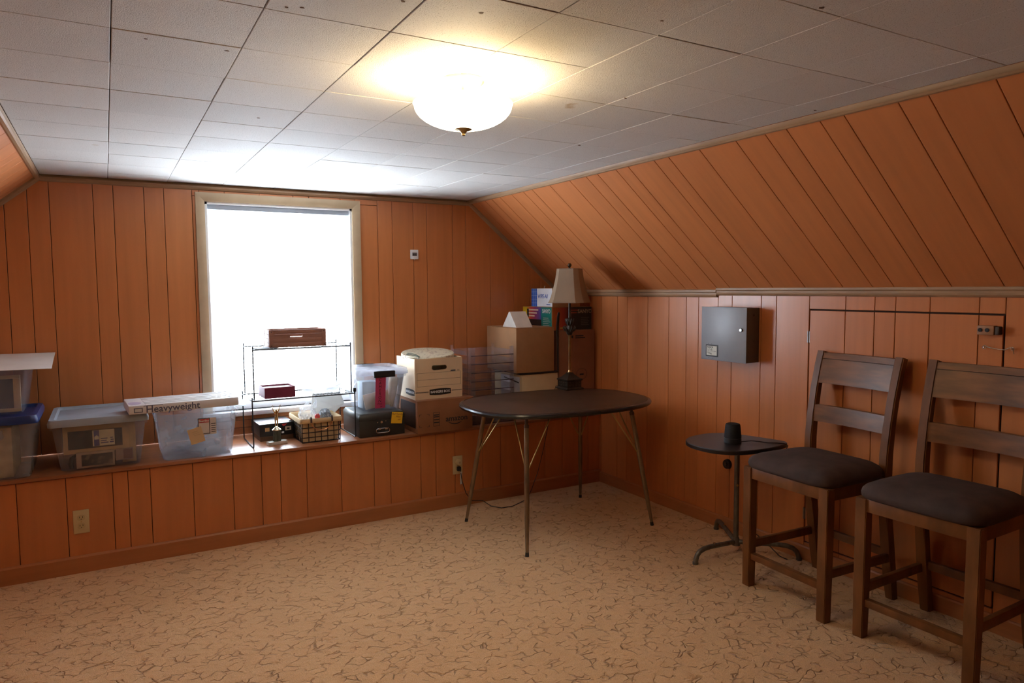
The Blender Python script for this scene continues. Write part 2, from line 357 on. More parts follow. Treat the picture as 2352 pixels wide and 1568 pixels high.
# trims
def molding(name, fr, u0, u1, prof, m, label=None):
    g = G(); g.loft([[fr(u0, v, w) for v, w in prof], [fr(u1, v, w) for v, w in prof]]); return struct(g.build(name, m, ang=25), label)
tr = [(0, 0), (-.010, .008), (-.014, .015), (-.024, .016), (-.034, .010), (-.038, 0)]
molding('trim_1', fr_b, -XL, -S, [(H+a, b) for a, b in tr], trim_m)
molding('trim_2', fr_s, YB, 0, [(SL+a*.9, b*.9) for a, b in tr], trim_m)
molding('trim_3', fr_sl, YB, 0, [(SL+a*.9, b*.9) for a, b in tr], trim_m)
fr_sb = lambda u, v, w: Vector((0, 0, HR))+sv*u+sn*v+Vector((0, -w, 0))
molding('trim_4', fr_sb, 0, SL, [(0, 0), (.0, .014), (.010, .015), (.022, .010), (.026, 0)], trim_m)
fr_sbl = lambda u, v, w: Vector((XK, 0, HR))+svl*u+snl*v+Vector((0, -w, 0))
molding('trim_5', fr_sbl, 0, SL, [(0, 0), (.0, .014), (.010, .015), (.022, .010), (.026, 0)], trim_m)
rl = [(.012, 0), (.012, .012), (.006, .019), (-.004, .020), (-.010, .014), (-.018, .013), (-.026, .016), (-.034, .009), (-.036, 0)]
molding('trim_6', fr_r, -1.666, 0, [(HR-.002+a, b) for a, b in rl], trim_m)
molding('trim_7', fr_r, YB, -1.669, [(HR+.009+a, b*1.15) for a, b in rl], trim_m)
molding('trim_8', fr_kl, YB, 0, [(HR+a, b) for a, b in rl], trim_m)
bp_ = [(0, 0), (0, .013), (.078, .013), (.086, .008), (.088, 0)]
molding('baseboard_back', fr_l, XK, 0, bp_, base_m)
molding('baseboard_right', fr_r, YB, -D, [(a*.85, b*.8) for a, b in bp_], base_m)
molding('baseboard_left', fr_kl, YB, -D, bp_, base_m)
molding('baseboard_front', fr_f, XK, 0, bp_, base_m)
# ledge shelf over the boxed-out wall
g = G(); g.box(XK, 0, -D-.02, -.0005, HS-.018, HS, .003)
tag(g.build('ledge_shelf', shelf_m), 'long varnished wooden ledge shelf running under the window along the panelled wall', 'shelf')

# ------------------------------------------------------------------ window
win = bpy.data.objects.new('window_1', None); COL.objects.link(win); win.location = (-2.108, 0, WZ0); struct(win)
def wp(name, m, fn, ang=30):
    g = G(); fn(g); bmesh.ops.translate(g.bm, vec=(2.108, 0, -WZ0), verts=g.bm.verts); return g.build(name, m, win, ang=ang)
cw = .052
prof = [(0, 0), (0, .010), (.008, .013), (cw-.010, .022), (cw, .020), (cw, 0)]     # from the opening outward
def cas_side(g, s):
    x = WX0 if s < 0 else WX1
    g.loft([[(x+s*a, -b, WZ0) for a, b in prof], [(x+s*a, -b, WZ1+a) for a, b in prof]])
wp('casing', casing_m, lambda g: cas_side(g, -1)); wp('casing', casing_m, lambda g: cas_side(g, 1))
wp('casing', casing_m, lambda g: g.loft([[(WX0-a, -b, WZ1+a) for a, b in prof], [(WX1+a, -b, WZ1+a) for a, b in prof]]))
wp('jamb', white_m, lambda g: g.box(WX0, WX0+.014, 0, .14, WZ0, WZ1)); wp('jamb', white_m, lambda g: g.box(WX1-.014, WX1, 0, .14, WZ0, WZ1))
wp('jamb', white_m, lambda g: g.box(WX0, WX1, 0, .14, WZ1-.014, WZ1))
wp('window_sill', white_m, lambda g: g.box(WX0-.055, WX1+.055, -.045, .14, WZ0-.028, WZ0, .004))
X0, X1 = WX0+.014, WX1-.014; zm = 1.30
for z0, z1, y in ((WZ0, zm+.02, .075), (zm-.02, WZ1-.014, .105)):
    wp('sash', white_m, lambda g: (g.box(X0, X0+.045, y-.014, y+.014, z0, z1), g.box(X1-.045, X1, y-.014, y+.014, z0, z1), g.box(X0+.045, X1-.045, y-.014, y+.014, z0, z0+.05, 0), g.box(X0+.045, X1-.045, y-.014, y+.014, z1-.04, z1)))
    gm = clear('window_glass', (.9, .95, .95), .04, .02, .0, .0)
    wp('pane', gm, lambda g: g.box(X0+.045, X1-.045, y-.002, y+.002, z0+.05, z1-.04))
# blind: head rail, open slats, bottom rail, wand
bl = thing('window_blind', 'white horizontal blind with grey head rail and thin wand hanging in the bright window', 'window blind', (-2.108, .03, WZ0+.02))
slat_m = mat('blind_slat', (.88, .88, .88), .5, var=.02, trans=.45)
bz = lambda z: z-WZ0-.02
G().box(-.435, .435, -.013, .013, bz(1.911), bz(1.9465), .002).build('head_rail', mat('head_rail_enamel', (.34, .37, .41), .4), bl)
for x in (-.20, .28): G().box(x-.014, x+.014, -.016, .004, bz(1.9460), bz(1.9535), .001).build('bracket', mat('bracket_steel', (.16, .15, .14), .5, .5), bl)
sg = G(); sg.loft([[(x, (t-.5)*.022, -.0022*(1-(2*t-1)**2)*-1) for t in (0, .25, .5, .75, 1)] for x in (-.43, .43)], False, False, closed=False)
s0 = sg.build('slat', slat_m, bl)
zs = [bz(1.895)-.0245*k for k in range(46)]
for i, z in enumerate(zs):
    o = s0 if i == 0 else s0.copy()
    if i: COL.objects.link(o)
    o.parent = bl; o.location = (0, 0, z); o.rotation_euler = (math.radians(-50), 0, 0)
G().box(-.43, .43, -.011, .011, bz(.752), bz(.765), .003).build('bottom_rail', slat_m, bl)
g = G(); g.tube([(-.386, -.018, bz(1.905)), (-.386, -.022, bz(1.89)), (-.387, -.022, bz(1.17))], .0035, 6); g.build('wand', clear('wand_plastic', (.8, .8, .82), .6, .2), bl)

# ------------------------------------------------------------------ ceiling light
LX, LY = -2.125, -2.655
cl = thing('ceiling_light', 'lit frosted glass bowl ceiling light with bronze finial hanging from the tiled ceiling', 'ceiling light', (LX, LY, H))
bronze = mat('dark_bronze', (.30, .20, .10), .35, .9)
G().lathe([(.012, 0), (.065, 0), (.066, -.008), (.05, -.022), (.02, -.026), (.008, -.03)], n=32).build('canopy', bronze, cl)
G().cyl((0, 0, -.025), (0, 0, -.158), .006, n=12).build('stem', bronze, cl)
gl = bpy.data.materials.new('lit_frosted_glass'); gl.use_nodes = True; n = gl.node_tree.nodes; l = gl.node_tree.links
pb = n['Principled BSDF']; pb.inputs['Base Color'].default_value = (.9, .85, .72, 1); pb.inputs['Roughness'].default_value = .5
nz = n.new('ShaderNodeTexNoise'); nz.inputs['Scale'].default_value = 8; mr = n.new('ShaderNodeMapRange'); mr.inputs[3].default_value = LAMP_GLASS*.8; mr.inputs[4].default_value = LAMP_GLASS*1.2
l.new(nz.outputs[0], mr.inputs[0]); l.new(mr.outputs[0], pb.inputs['Emission Strength']); pb.inputs['Emission Color'].default_value = (1, .83, .55, 1)
bowl_o = [(.150*math.sin(t), -.078-.072*math.cos(t)) for t in [i*PI/2/10 for i in range(1, 11)]]
g = G(); g.lathe([(.008, -.150)]+bowl_o+[(.153, -.074), (.150, -.071), (.146, -.074)]+[(r*.965, z+.004) for r, z in bowl_o[::-1]]+[(.008, -.145)], n=48, c0=False, c1=False); g.build('glass_bowl', gl, cl)
G().lathe([(.004, -.1685), (.0065, -.166), (.005, -.163), (.009, -.158), (.012, -.155), (.026, -.150), (.027, -.148), (.008, -.147)], n=24).build('finial', mat('finial_bronze', (.42, .30, .14), .35, .9), cl)
bulb_m = bpy.data.materials.new('bulb_glow'); bulb_m.use_nodes = True
bb = bulb_m.node_tree.nodes['Principled BSDF']; bb.inputs['Emission Color'].default_value = (1, .78, .46, 1); bb.inputs['Emission Strength'].default_value = 40
for k in range(3):
    a = k*2*PI/3+.4; x, y = .075*math.cos(a), .075*math.sin(a)
    G().cyl((.02*math.cos(a), .02*math.sin(a), -.102), (x*.62, y*.62, -.106), .013, n=12).build('socket', bronze, cl)
    G().ball((x, y, -.108), .022, (1, 1, .8), 14).build('bulb', bulb_m, cl)
    ld = bpy.data.lights.new('bulb_light', 'POINT'); ld.energy = LAMP_BULB; ld.color = (1, .76, .42); ld.shadow_soft_size = .024
    lo = bpy.data.objects.new('bulb_light', ld); COL.objects.link(lo); lo.parent = cl; lo.location = (x, y, -.084)

# ------------------------------------------------------------------ wall fittings
t = thing('thermometer', 'small white square digital thermometer on the wall right of the window', 'thermometer', (-1.2185, 0, 1.628))
G().box(-.029, .029, -.014, -.0005, 0, .066, .003).build('case', white_m, t)
G().box(-.017, .017, -.0147, -.0135, .022, .046).build('display', mat('lcd_grey', (.20, .19, .20), .3), t)
for i, x in enumerate((-.012, -.005, .003, .010)): G().box(x-.002, x+.002, -.0151, -.0145, .025, .037+.003*(i % 2)).build('digit', ink, t)
G().cyl((0, -.008, -.006), (0, -.008, .001), .003, n=8).build('probe', white_m, t)
plate_m = mat('almond_plate', (.62, .50, .27), .4, var=.03)
def outlet(name, label, x, z0, y):
    t = thing(name, label, 'outlet', (x, y, z0))
    G().box(-.035, .035, -.006, -.0003, 0, .120, .002).build('cover_plate', plate_m, t)
    for zc in (.039, .081):
        r = G(); r.loft([[(px, yy, zc+pz) for px, pz in [(max(-.0165, min(.0165, .020*math.cos(2*PI*k/28))), .0145*math.sin(2*PI*k/28)) for k in range(28)]] for yy in (-.006, -.0085)])
        rc = r.build('receptacle', mat('almond_receptacle', (.55, .43, .22), .35), t)
        for sx in (-.0065, .0065): G().box(sx-.0012, sx+.0012, -.0089, -.0083, zc-.0015, zc+.007).build('slot', ink, rc)
        G().cyl((0, -.0089, zc-.007), (0, -.0083, zc-.007), .0022, n=10).build('slot', ink, rc)
    G().cyl((0, -.0068, .06), (0, -.0058, .06), .003, n=10).build('screw', brass, t)
    return t
outlet('wall_outlet', 'almond double wall outlet with nothing plugged in, low on left lower wall', -3.256, .201, -D)
outlet('wall_outlet', 'almond double wall outlet with plugs in it, beside the oval table leg', -1.155, .213, -D)
t = thing('plug_adapter', 'round tan plug-in adapter in upper socket of the outlet by oval table', 'plug', (-1.152, -D-.009, .294))
G().lathe([(.012, 0), (.021, .001), (.022, .012), (.017, .022), (.012, .024)], n=20).build('body', plate_m, t, rot=(PI/2, 0, 0))
G().cyl((0, -.024, 0), (0, -.027, 0), .008, n=14).build('cap', mat('tan_cap', (.45, .34, .2), .4), t)
# metal control box on the knee wall
t = thing('control_box', 'grey metal alarm control box with lock mounted on right knee wall', 'control box', (0, -1.8085, 1.003))
grey_e = mat('grey_enamel', (.30, .315, .35), .38, var=.04, bump=.03, bscale=200)
G().box(-.097, -.0003, -.164, .164, .002, .302, .002).build('body', mat('dark_grey_enamel', (.095, .075, .065), .45), t)
dr = G().box(-.103, -.0985, -.166, .166, 0, .304, .002).build('door', grey_e, t)
lk = G().cyl((-.103, -.131, .181), (-.110, -.131, .181), .0105, n=20).build('lock', mat('lock_black', (.02, .02, .02), .3), t)
G().cyl((-.110, -.131, .181), (-.1115, -.131, .181), .0075, n=16).build('cylinder_face', mat('lock_face', (.75, .75, .70), .25, .4), lk)
lb = G().box(-.1045, -.1029, .036, .128, .020, .088).build('label_frame', mat('label_frame_black', (.03, .028, .03), .5), t)
G().box(-.1052, -.1044, .044, .122, .027, .081).build('label_card', mat('label_paper', (.74, .75, .68), .7), lb)
text('RANCH', .0125, ink, lb, (-.1055, .116, .073), LEFT, align='LEFT', bold=.0003); text('LST-00', .0125, ink, lb, (-.1055, .114, .0605), LEFT, align='LEFT')
[G().box(-.1055, -.1050, y0, y0+.018, .0515, .0530).build('print_line', ink, lb) for y0 in (.050, .074, .098)]; text('PANEL', .013, ink, lb, (-.1055, .118, .042), (PI/2, .2, -PI/2), align='LEFT', shear=.3)
G().box(-.1055, -.1050, .046, .120, .0480, .0486).build('rule', ink, lb)
for y, z in ((.11, .093), (.085, .0925), (.105, .012), (.075, .011)): G().cyl((-.1028, y, z), (-.1036, y, z), .002, n=8).build('rivet', mat('rivet', (.12, .12, .13), .5, .3), dr)
for y, z in ((-.1645, .262), (-.1645, .12)): G().cyl((-.045, y+.001, z), (-.045, y-.0006, z), .006 if z > .2 else .002, n=10).build('knockout', ink, t)
# hatch block and hook
t = thing('latch_block', 'small square wooden block with two black bolts on the wall hatch', 'latch', (0, -3.148, 1.219))
G().box(-.034, -.002, -.018, .045, 0, .038, .003).build('block', mat('block_wood', (.36, .17, .075), .5, var=.15, scale=(30, 5, 30)), t)
for y in (.032, .006): G().cyl((-.033, y, .020), (-.0375, y, .020), .0078, n=14).build('bolt', ink, t)
G().box(-.030, -.002, -.036, -.0185, .002, .036, .004).build('bumper', mat('dark_bumper', (.06, .04, .03), .6), t)
t = thing('hook_latch', 'bright steel hook and eye latch holding the wall hatch shut', 'latch', (-.002, -3.13, 1.168))
g = G(); g.tube([(-.008, .008+.007*math.cos(a), .007*math.sin(a)) for a in [i*2*PI/14 for i in range(14)]], .0018, 6, closed=True); g.cyl((0, .010, 0), (-.008, .012, 0), .0018, n=6); g.build('eye', steel, t)
g = G(); g.tube([(-.011, .010, .004), (-.014, .004, .008), (-.013, -.008, .002), (-.012, -.03, -.003), (-.012, -.07, -.006), (-.012, -.083, .002), (-.012, -.093, .006), (-.012, -.1, .0), (-.010, -.100, -.012), (-.008, -.101, -.020)], .0020, 8); g.build('hook', steel, t)
g = G(); g.tube([(-.010, -.097+.006*math.cos(a), .0-.006*math.sin(a)) for a in [i*2*PI/14 for i in range(14)]], .0017, 6, closed=True); g.cyl((0, -.103, 0), (-.010, -.103, 0), .0017, n=6); g.build('staple', steel, t)
t = thing('wall_jack', 'round black phone jack low on right wall behind the small black table', 'wall jack', (0, -1.764, .392))
G().cyl((-.0005, 0, 0), (-.016, 0, 0), .030, .026, n=24).build('body', black_m, t)
G().cyl((-.016, 0, 0), (-.024, 0, 0), .012, .010, n=14).build('plug', mat('jack_black', (.03, .03, .03), .35), t)
# ------------------------------------------------------------------ oval table
TC = Vector((-.763, -1.108, 0)); TZ = .745
t = thing('oval_table', 'oval brown folding table with black rim and splayed tapered metal legs', 'table', TC, -.05)
def sup(a, b, n, k=72): return [(a*math.copysign(abs(math.cos(2*PI*i/k))**(2/n), math.cos(2*PI*i/k)), b*math.copysign(abs(math.sin(2*PI*i/k))**(2/n), math.sin(2*PI*i/k))) for i in range(k)]
TA, TB, TN = .588, .422, 2.6
g = G(); g.loft([[(x, y, TZ+dz) for x, y in sup(TA-i_, TB-i_, TN)] for i_, dz in ((.022, -.007), (.022, 0))])
g.build('tabletop', mat('table_laminate', (.058, .029, .018), .36, spec=.35, var=.35, scale=(5, 5, 5), bump=.02, bscale=30), t)
g = G(); g.loft([[(x, y, TZ+dz) for x, y in sup(TA-i_, TB-i_, TN)] for i_, dz in ((.024, -.0005), (.012, -.0002), (.004, -.004), (0, -.012), (.002, -.021), (.008, -.027), (.030, -.027), (.024, -.0005))], False, False)
g.build('rim', mat('black_vinyl_rim', (.014, .014, .016), .22), t)
g = G(); g.loft([[(x, y, TZ-.026+dz) for x, y in sup(TA-i_, TB-i_, TN)] for i_, dz in ((.028, 0), (.10, -.018), (.10, 0))]); g.build('underframe', mat('dark_underframe', (.05, .035, .028), .6), t)
leg_m = mat('bronzed_leg_steel', (.26, .19, .12), .38, .75, var=.25, scale=(40, 40, 8))
ti = Matrix.Rotation(.05, 4, 'Z')
for bx_, by_, tx_, ty_ in ((-1.221, -1.518, -1.150, -1.400), (-1.246, -.839, -1.155, -.935), (-.323, -1.480, -.420, -1.390), (-.362, -.796, -.425, -.884)):
    b = ti @ (Vector((bx_, by_, 0))-TC); c = ti @ (Vector((tx_, ty_, TZ-.03))-TC); P = lambda k: b.lerp(c, k)
    g = G(); g.tube([P(.012), P(.25), P(.45), P(.80), P(.93)], [.0085, .0128, .0142, .0132, .0125], 14)
    lg = g.build('leg', leg_m, t)
    g = G(); g.cyl(P(.93), P(1.0), .009, n=12); g.cyl(P(.93), P(.955), .0142, n=14); g.build('collar', mat('leg_collar', (.10, .07, .05), .4, .6), lg)
    g = G(); g.cyl(b, P(.03), .0105, .0095, 12); g.build('foot_cap', mat('rubber_cap', (.03, .028, .026), .7), lg)
    sx, sy = math.copysign(1, -c.x), math.copysign(1, -c.y)
    for dx, dy in ((.15, .0), (0, .15)):
        e = Vector((c.x+sx*dx, c.y+sy*dy, TZ-.04)); s_ = P(.60)
        g = G(); g.tube([s_, s_.lerp(e, .12)+Vector((0, 0, -.004)), e], .0042, 8); g.build('brace', mat('brace_brass', (.46, .32, .13), .35, .85, var=.3), t)

# ------------------------------------------------------------------ counter chairs
cw_m = mat('dark_stained_wood', (.170, .062, .017), .44, spec=.35, var=.30, scale=(16, 16, 5), bump=.06, bscale=35)
cw_g = mat('worn_stained_rail', (.185, .070, .020), .40, spec=.4, var=.34, scale=(30, 6, 30), bump=.08, bscale=35)
suede = mat('brown_suede', (.058, .034, .028), .9, var=.25, scale=(14, 14, 14), bump=.1, bscale=120)
STILE = [(-.235, 0), (-.214, .12), (-.190, .28), (-.170, .43), (-.162, .56), (-.164, .68), (-.176, .80), (-.196, .92), (-.222, 1.03), (-.243, 1.098)]
def sxz(z):
    for (x0, z0), (x1, z1) in zip(STILE, STILE[1:]):
        if z0 <= z <= z1: return x0+(x1-x0)*(z-z0)/(z1-z0)
    return STILE[-1][0]
def make_chair(label, loc, rz):
    t = thing('counter_chair', label, 'chair', loc, rz, 'counter chairs along the right wall')
    for s in (-1, 1):
        g = G(); g.loft([[(x, s*.211+dy, z) for x, dy in ((.25-w, -.0235+e), (.25-e2, -.0235+e), (.25-e2, .0235-e), (.25-w, .0235-e))] for z, w, e, e2 in ((0, .042, .002, .001), (.3, .046, 0, 0), (.575, .046, 0, 0))])
        bmesh.ops.bevel(g.bm, geom=g.bm.edges[:], offset=.003, segments=2, affect='EDGES'); g.build('leg', cw_m, t)
        g = G(); rr = []
        for i, (x, z) in enumerate(STILE):
            th = .036+.012*math.exp(-((z-.56)/.2)**2); wy = .021
            a = STILE[max(0, i-1)]; b = STILE[min(len(STILE)-1, i+1)]; tx, tz = b[0]-a[0], b[1]-a[1]; L = math.hypot(tx, tz); nx, nz_ = tz/L, -tx/L
            yc = s*(.196+.010*(z/1.1 if z > .56 else .5))
            rr.append([(x+nx*th/2, yc-wy, z+nz_*th/2), (x+nx*th/2, yc+wy, z+nz_*th/2), (x-nx*th/2, yc+wy, z-nz_*th/2), (x-nx*th/2, yc-wy, z-nz_*th/2)])
        for r_ in (rr[0],):
            for k in range(4): r_[k] = (r_[k][0], r_[k][1], 0.0)
        g.loft(rr); bmesh.ops.bevel(g.bm, geom=[e for e in g.bm.edges if abs((e.verts[0].co-e.verts[1].co).z) > .02], offset=.005, segments=2, affect='EDGES'); g.build('leg', cw_m, t, ang=40)
        G().box(-.16, .21, s*.213-.010, s*.213+.010, .520, .574, .002).build('seat_rail', cw_m, t)
        G().box(-.20, .21, s*.208-.010, s*.208+.010, .182, .220, .002).build('stretcher', cw_m, t)
    G().box(.222, .244, -.19, .19, .522, .575, .002).build('seat_rail', cw_m, t)
    G().box(-.172, -.150, -.18, .18, .522, .575, .002).build('seat_rail', cw_m, t)
    G().box(.212, .240, -.19, .19, .133, .163, .002).build('stretcher', cw_m, t)
    G().box(-.215, -.193, -.18, .18, .196, .232, .002).build('stretcher', cw_m, t)
    def slat(z0, z1, name, bow=.016, th=.022, m=cw_g):
        g = G(); rr = []
        for i in range(13):
            y = -.186+.372*i/12; bw = bow*(1-(y/.186)**2)
            q = [(sxz(z0)-bw+th/2+.004, y, z0), (sxz((z0+z1)/2)-bw+th/2+.004, y, (z0+z1)/2), (sxz(z1)-bw+th/2+.004, y, z1), (sxz(z1)-bw-th/2, y, z1), (sxz((z0+z1)/2)-bw-th/2, y, (z0+z1)/2), (sxz(z0)-bw-th/2, y, z0)]
            rr.append(q)
        g.loft(rr); bmesh.ops.bevel(g.bm, geom=[e for e in g.bm.edges if e.calc_face_angle(0) > .8], offset=.0022, segments=2, affect='EDGES'); return g.build(name, m, t, ang=30)
    slat(.948, 1.064, 'top_rail'); slat(1.0665, 1.094, 'crest_rail'); slat(.762, .842, 'back_slat')
    # cushion
    g = G(); rr = []; K = 40
    def ring(k, z, f=1): 
        out = []
        for i in range(K):
            a = 2*PI*i/K; c_, s_ = math.cos(a), math.sin(a)
            out.append((.047+f*.213*k*math.copysign(abs(c_)**.30, c_), f*.238*k*(1 if c_ > 0 else 1-.10*abs(c_))*math.copysign(abs(s_)**.30, s_), z))
        return out
    for k, z in ((.96, .575), (.995, .583), (1.005, .598), (.99, .612), (.95, .624), (.86, .636), (.7, .645), (.5, .651), (.25, .654), (.06, .655)): rr.append(ring(k, z))
    g.loft(rr); g.build('cushion', suede, t, ang=80)
    return t
make_chair('dark wooden ladder-back counter chair with brown cushion, beside the small black table', (-.278, -2.585, 0), PI-.05)
make_chair('dark wooden ladder-back counter chair with brown cushion, nearest the viewer at right edge', (-.266, -3.148, 0), PI+.01)

# ------------------------------------------------------------------ small black pedestal table, speaker
t = thing('pedestal_table', 'small black teardrop-top table on grey tube pedestal with three bent feet', 'table', (-.235, -2.045, 0))
pts = [(-.546, -2.06), (-.535, -1.99), (-.495, -1.925), (-.43, -1.882), (-.35, -1.862), (-.27, -1.862), (-.205, -1.885), (-.160, -1.935), (-.128, -2.01), (-.105, -2.09), (-.085, -2.165), (-.076, -2.21), (-.084, -2.238), (-.108, -2.257), (-.15, -2.271), (-.22, -2.282), (-.31, -2.283), (-.40, -2.272), (-.47, -2.245), (-.52, -2.195), (-.542, -2.13)]
pl = [(x+.235, y+2.045) for x, y in pts]
def smooth_poly(p, it=2):
    for _ in range(it):
        q = []
        for i in range(len(p)):
            a, b = p[i], p[(i+1) % len(p)]; q += [(a[0]*.75+b[0]*.25, a[1]*.75+b[1]*.25), (a[0]*.25+b[0]*.75, a[1]*.25+b[1]*.75)]
        p = q
    return p
pl = smooth_poly(pl)
ins = lambda d: [(x-d*(x+.075)/math.hypot(x+.075, y), y-d*y/math.hypot(x+.075, y)) for x, y in pl]
g = G(); g.loft([[(x, y, z) for x, y in ins(d)] for d, z in ((.004, .598), (0, .601), (0, .616), (.003, .620))]); g.build('tabletop', mat('black_laminate', (.016, .013, .014), .38, var=.2), t)
tube_m = mat('grey_hammered_tube', (.16, .145, .12), .42, .65, var=.25, scale=(60, 60, 20))
G().cyl((0, 0, .05), (0, 0, .598), .0135, n=18).build('post', tube_m, t)
G().lathe([(.05, .590), (.052, .594), (.052, .598), (.012, .598)], n=24).build('mount_plate', tube_m, t)
for fx, fy in ((-.531, -2.049), (-.048, -1.726), (-.032, -2.285)):
    d = Vector((fx+.235, fy+2.045, 0)); L = d.length; d.normalize()
    q = [d*k+Vector((0, 0, z)) for k, z in ((.0, .062), (.06, .064), (L-.10, .071), (L-.06, .069), (L-.03, .060), (L-.012, .044), (L-.003, .022), (L, .006))]
    f = G().tube(q, .0125, 12).build('foot', tube_m, t)
    G().cyl(d*L, d*L+Vector((0, 0, .012)), .0145, n=14).build('foot_cap', mat('foot_cap_grey', (.10, .095, .08), .6), f)
    q0 = d*(L*.55); bo = G(); bo.cyl(q0+Vector((0, 0, .076)), q0+Vector((0, 0, .085)), .006, n=8); bo.build('bolt', steel, f)
G().cyl((0, 0, .045), (0, 0, .085), .024, .018, n=18).build('hub', tube_m, t)
for z in (.592, .372): 
    g = G(); dv = Vector((-.55, -.83, 0)); g.cyl(dv*.013+Vector((0, 0, z)), dv*.019+Vector((0, 0, z)), .006, n=10); g.build('bolt', brass, t)
t = thing('smart_speaker', 'black cylindrical fabric smart speaker on the small black table', 'speaker', (-.337, -2.105, .6205))
fab = mat('speaker_fabric', (.013, .014, .017), .85, var=.3, bump=.15, bscale=300)
G().lathe([(.036, 0), (.0425, .001), (.0435, .006), (.0425, .026)], n=32).build('base_ring', mat('speaker_base', (.02, .021, .024), .5), t)
G().lathe([(.041, .027), (.0425, .028), (.0405, .06), (.037, .092), (.034, .099), (.028, .101), (.02, .098)], n=32).build('fabric_body', fab, t)
G().lathe([(.0424, .0262), (.0432, .0262), (.0432, .0275), (.0424, .0275)], n=32).build('seam_ring', mat('seam_grey', (.10, .10, .11), .4), t)
g = G(); g.tube([(-.298, -2.125, .625), (-.262, -2.16, .632), (-.232, -2.185, .63), (-.20, -2.21, .624), (-.16, -2.235, .623), (-.130, -2.262, .621), (-.124, -2.274, .612), (-.135, -2.272, .590), (-.19, -2.20, .52), (-.20, -2.13, .40), (-.205, -2.125, .30), (-.21, -2.105, .20), (-.19, -2.10, .14), (-.12, -2.16, .06), (-.10, -2.22, .012), (-.09, -2.26, .006)], .0024, 6)
tag(g.build('speaker_cord', black_m), 'thin black cord trailing from the smart speaker down behind the pedestal table', 'cord')

# ------------------------------------------------------------------ table lamp and its cord
LP = Vector((-.425, -.762, TZ))
t = thing('table_lamp', 'bronze candlestick table lamp with tan bell shade at the back of oval table', 'lamp', LP)
lb_m = mat('dark_antique_bronze', (.040, .030, .022), .38, .5, var=.4, bump=.2, bscale=90)
def sq(w, z): return [(w, w, z), (-w, w, z), (-w, -w, z), (w, -w, z)]
g = G(); g.loft([sq(.066, 0), sq(.068, .006), sq(.064, .012), sq(.056, .016), sq(.056, .058), sq(.062, .062), sq(.062, .070), sq(.045, .078), sq(.022, .100), sq(.014, .112)]); 
g.build('base', lb_m, t, ang=20)
for k in range(4):
    R_ = Matrix.Rotation(k*PI/2, 4, 'Z')
    for i in range(4):
        for j in range(2):
            g = G(); g.ball((-.036+.024*i, -.056, .026+.020*j), .0065, (1, .5, 1), 8); bmesh.ops.transform(g.bm, matrix=R_, verts=g.bm.verts); g.build('ornament', lb_m, t)
G().lathe([(.014, .108), (.016, .115), (.011, .125), (.0105, .13), (.0105, .36), (.014, .365)], n=20).build('column', mat('amber_bronze_column', (.42, .25, .11), .25, .75, var=.25, scale=(60, 60, 6)), t)
g = G(); g.lathe([(.014, .362), (.021, .374), (.026, .392), (.020, .410), (.015, .425), (.022, .445), (.018, .465), (.010, .478)], n=18)
for k in range(7):
    a = k*2*PI/7; c_, s_ = math.cos(a), math.sin(a)
    g.tube([(.016*c_, .016*s_, .385), (.032*c_, .032*s_, .395), (.042*c_, .042*s_, .412), (.036*c_, .036*s_, .424)], [.006, .007, .006, .002], 6)
    g.tube([(.014*c_, .014*s_, .43), (.024*c_, .024*s_, .45), (.030*c_, .030*s_, .472)], [.005, .005, .0015], 6)
g.build('leaf_cluster', lb_m, t)
G().cyl((0, 0, .47), (0, 0, .60), .009, .008, 14).build('upper_stem', lb_m, t)
G().cyl((0, 0, .60), (0, 0, .815), .003, n=8).build('harp_rod', brass, t)
def octo(w, c, z):
    k = c/math.sqrt(2); h = w/2; e = h+k
    return [(e, -h, z), (e, h, z), (h, e, z), (-h, e, z), (-e, h, z), (-e, -h, z), (-h, -e, z), (h, -e, z)]
shp = [(.157, .061, .578), (.139, .054, .62), (.121, .046, .68), (.106, .040, .74), (.096, .036, .80)]
sh_m = mat('tan_shade_fabric', (.33, .225, .145), .85, var=.06, bump=.06, bscale=220, trans=.18)
g = G(); g.loft([octo(w, c, z) for w, c, z in shp]+[octo(w-.005, c-.002, z) for w, c, z in shp[::-1]]+[octo(*shp[0])], False, False)
sh = g.build('shade', sh_m, t, rot=(0, 0, .66), ang=20)
for w, c, z in ((.159, .062, .578), (.0975, .0365, .797)):
    G().loft([octo(w, c, z-.001), octo(w, c, z+.006), octo(w-.006, c-.002, z+.006), octo(w-.006, c-.002, z-.001), octo(w, c, z-.001)], False, False).build('piping', mat('shade_piping', (.25, .17, .11), .8), sh, ang=15)
g = G(); 
for k in range(4): g.cyl((0, 0, .795), (.070*math.cos(k*PI/2+.66), .070*math.sin(k*PI/2+.66), .795), .0018, n=6)
g.build('spider', brass, t)
G().lathe([(.004, .795), (.010, .803), (.006, .810), (.0045, .814)], n=14).build('finial_neck', lb_m, t); G().ball((0, 0, .826), .0135, n=18).build('finial', mat('finial_dark', (.10, .06, .035), .25, .6), t)
g = G(); g.tube([(-1.150, -D-.024, .25), (-1.146, -D-.034, .22), (-1.140, -D-.04, .17), (-1.13, -.60, .10), (-1.10, -.62, .05), (-1.03, -.64, .045), (-.99, -.68, .012), (-.94, -.735, .006), (-.86, -.74, .006), (-.78, -.70, .006), (-.70, -.66, .008), (-.64, -.62, .06), (-.58, -.60, .16), (-.53, -.59, .30), (-.50, -.60, .45), (-.485, -.61, .60), (-.465, -.625, .70), (-.455, -.640, .752), (-.440, -.655, .756), (-.430, -.675, .753), (-.427, -.690, .751)], .0026, 6)
co = g.build('lamp_cord', black_m); tag(co, 'thin black lamp cord running from outlet under oval table up to lamp', 'cord')
G().box(-1.165, -1.140, -D-.030, -D-.009, .236, .264, .004).build('plug', black_m, co)
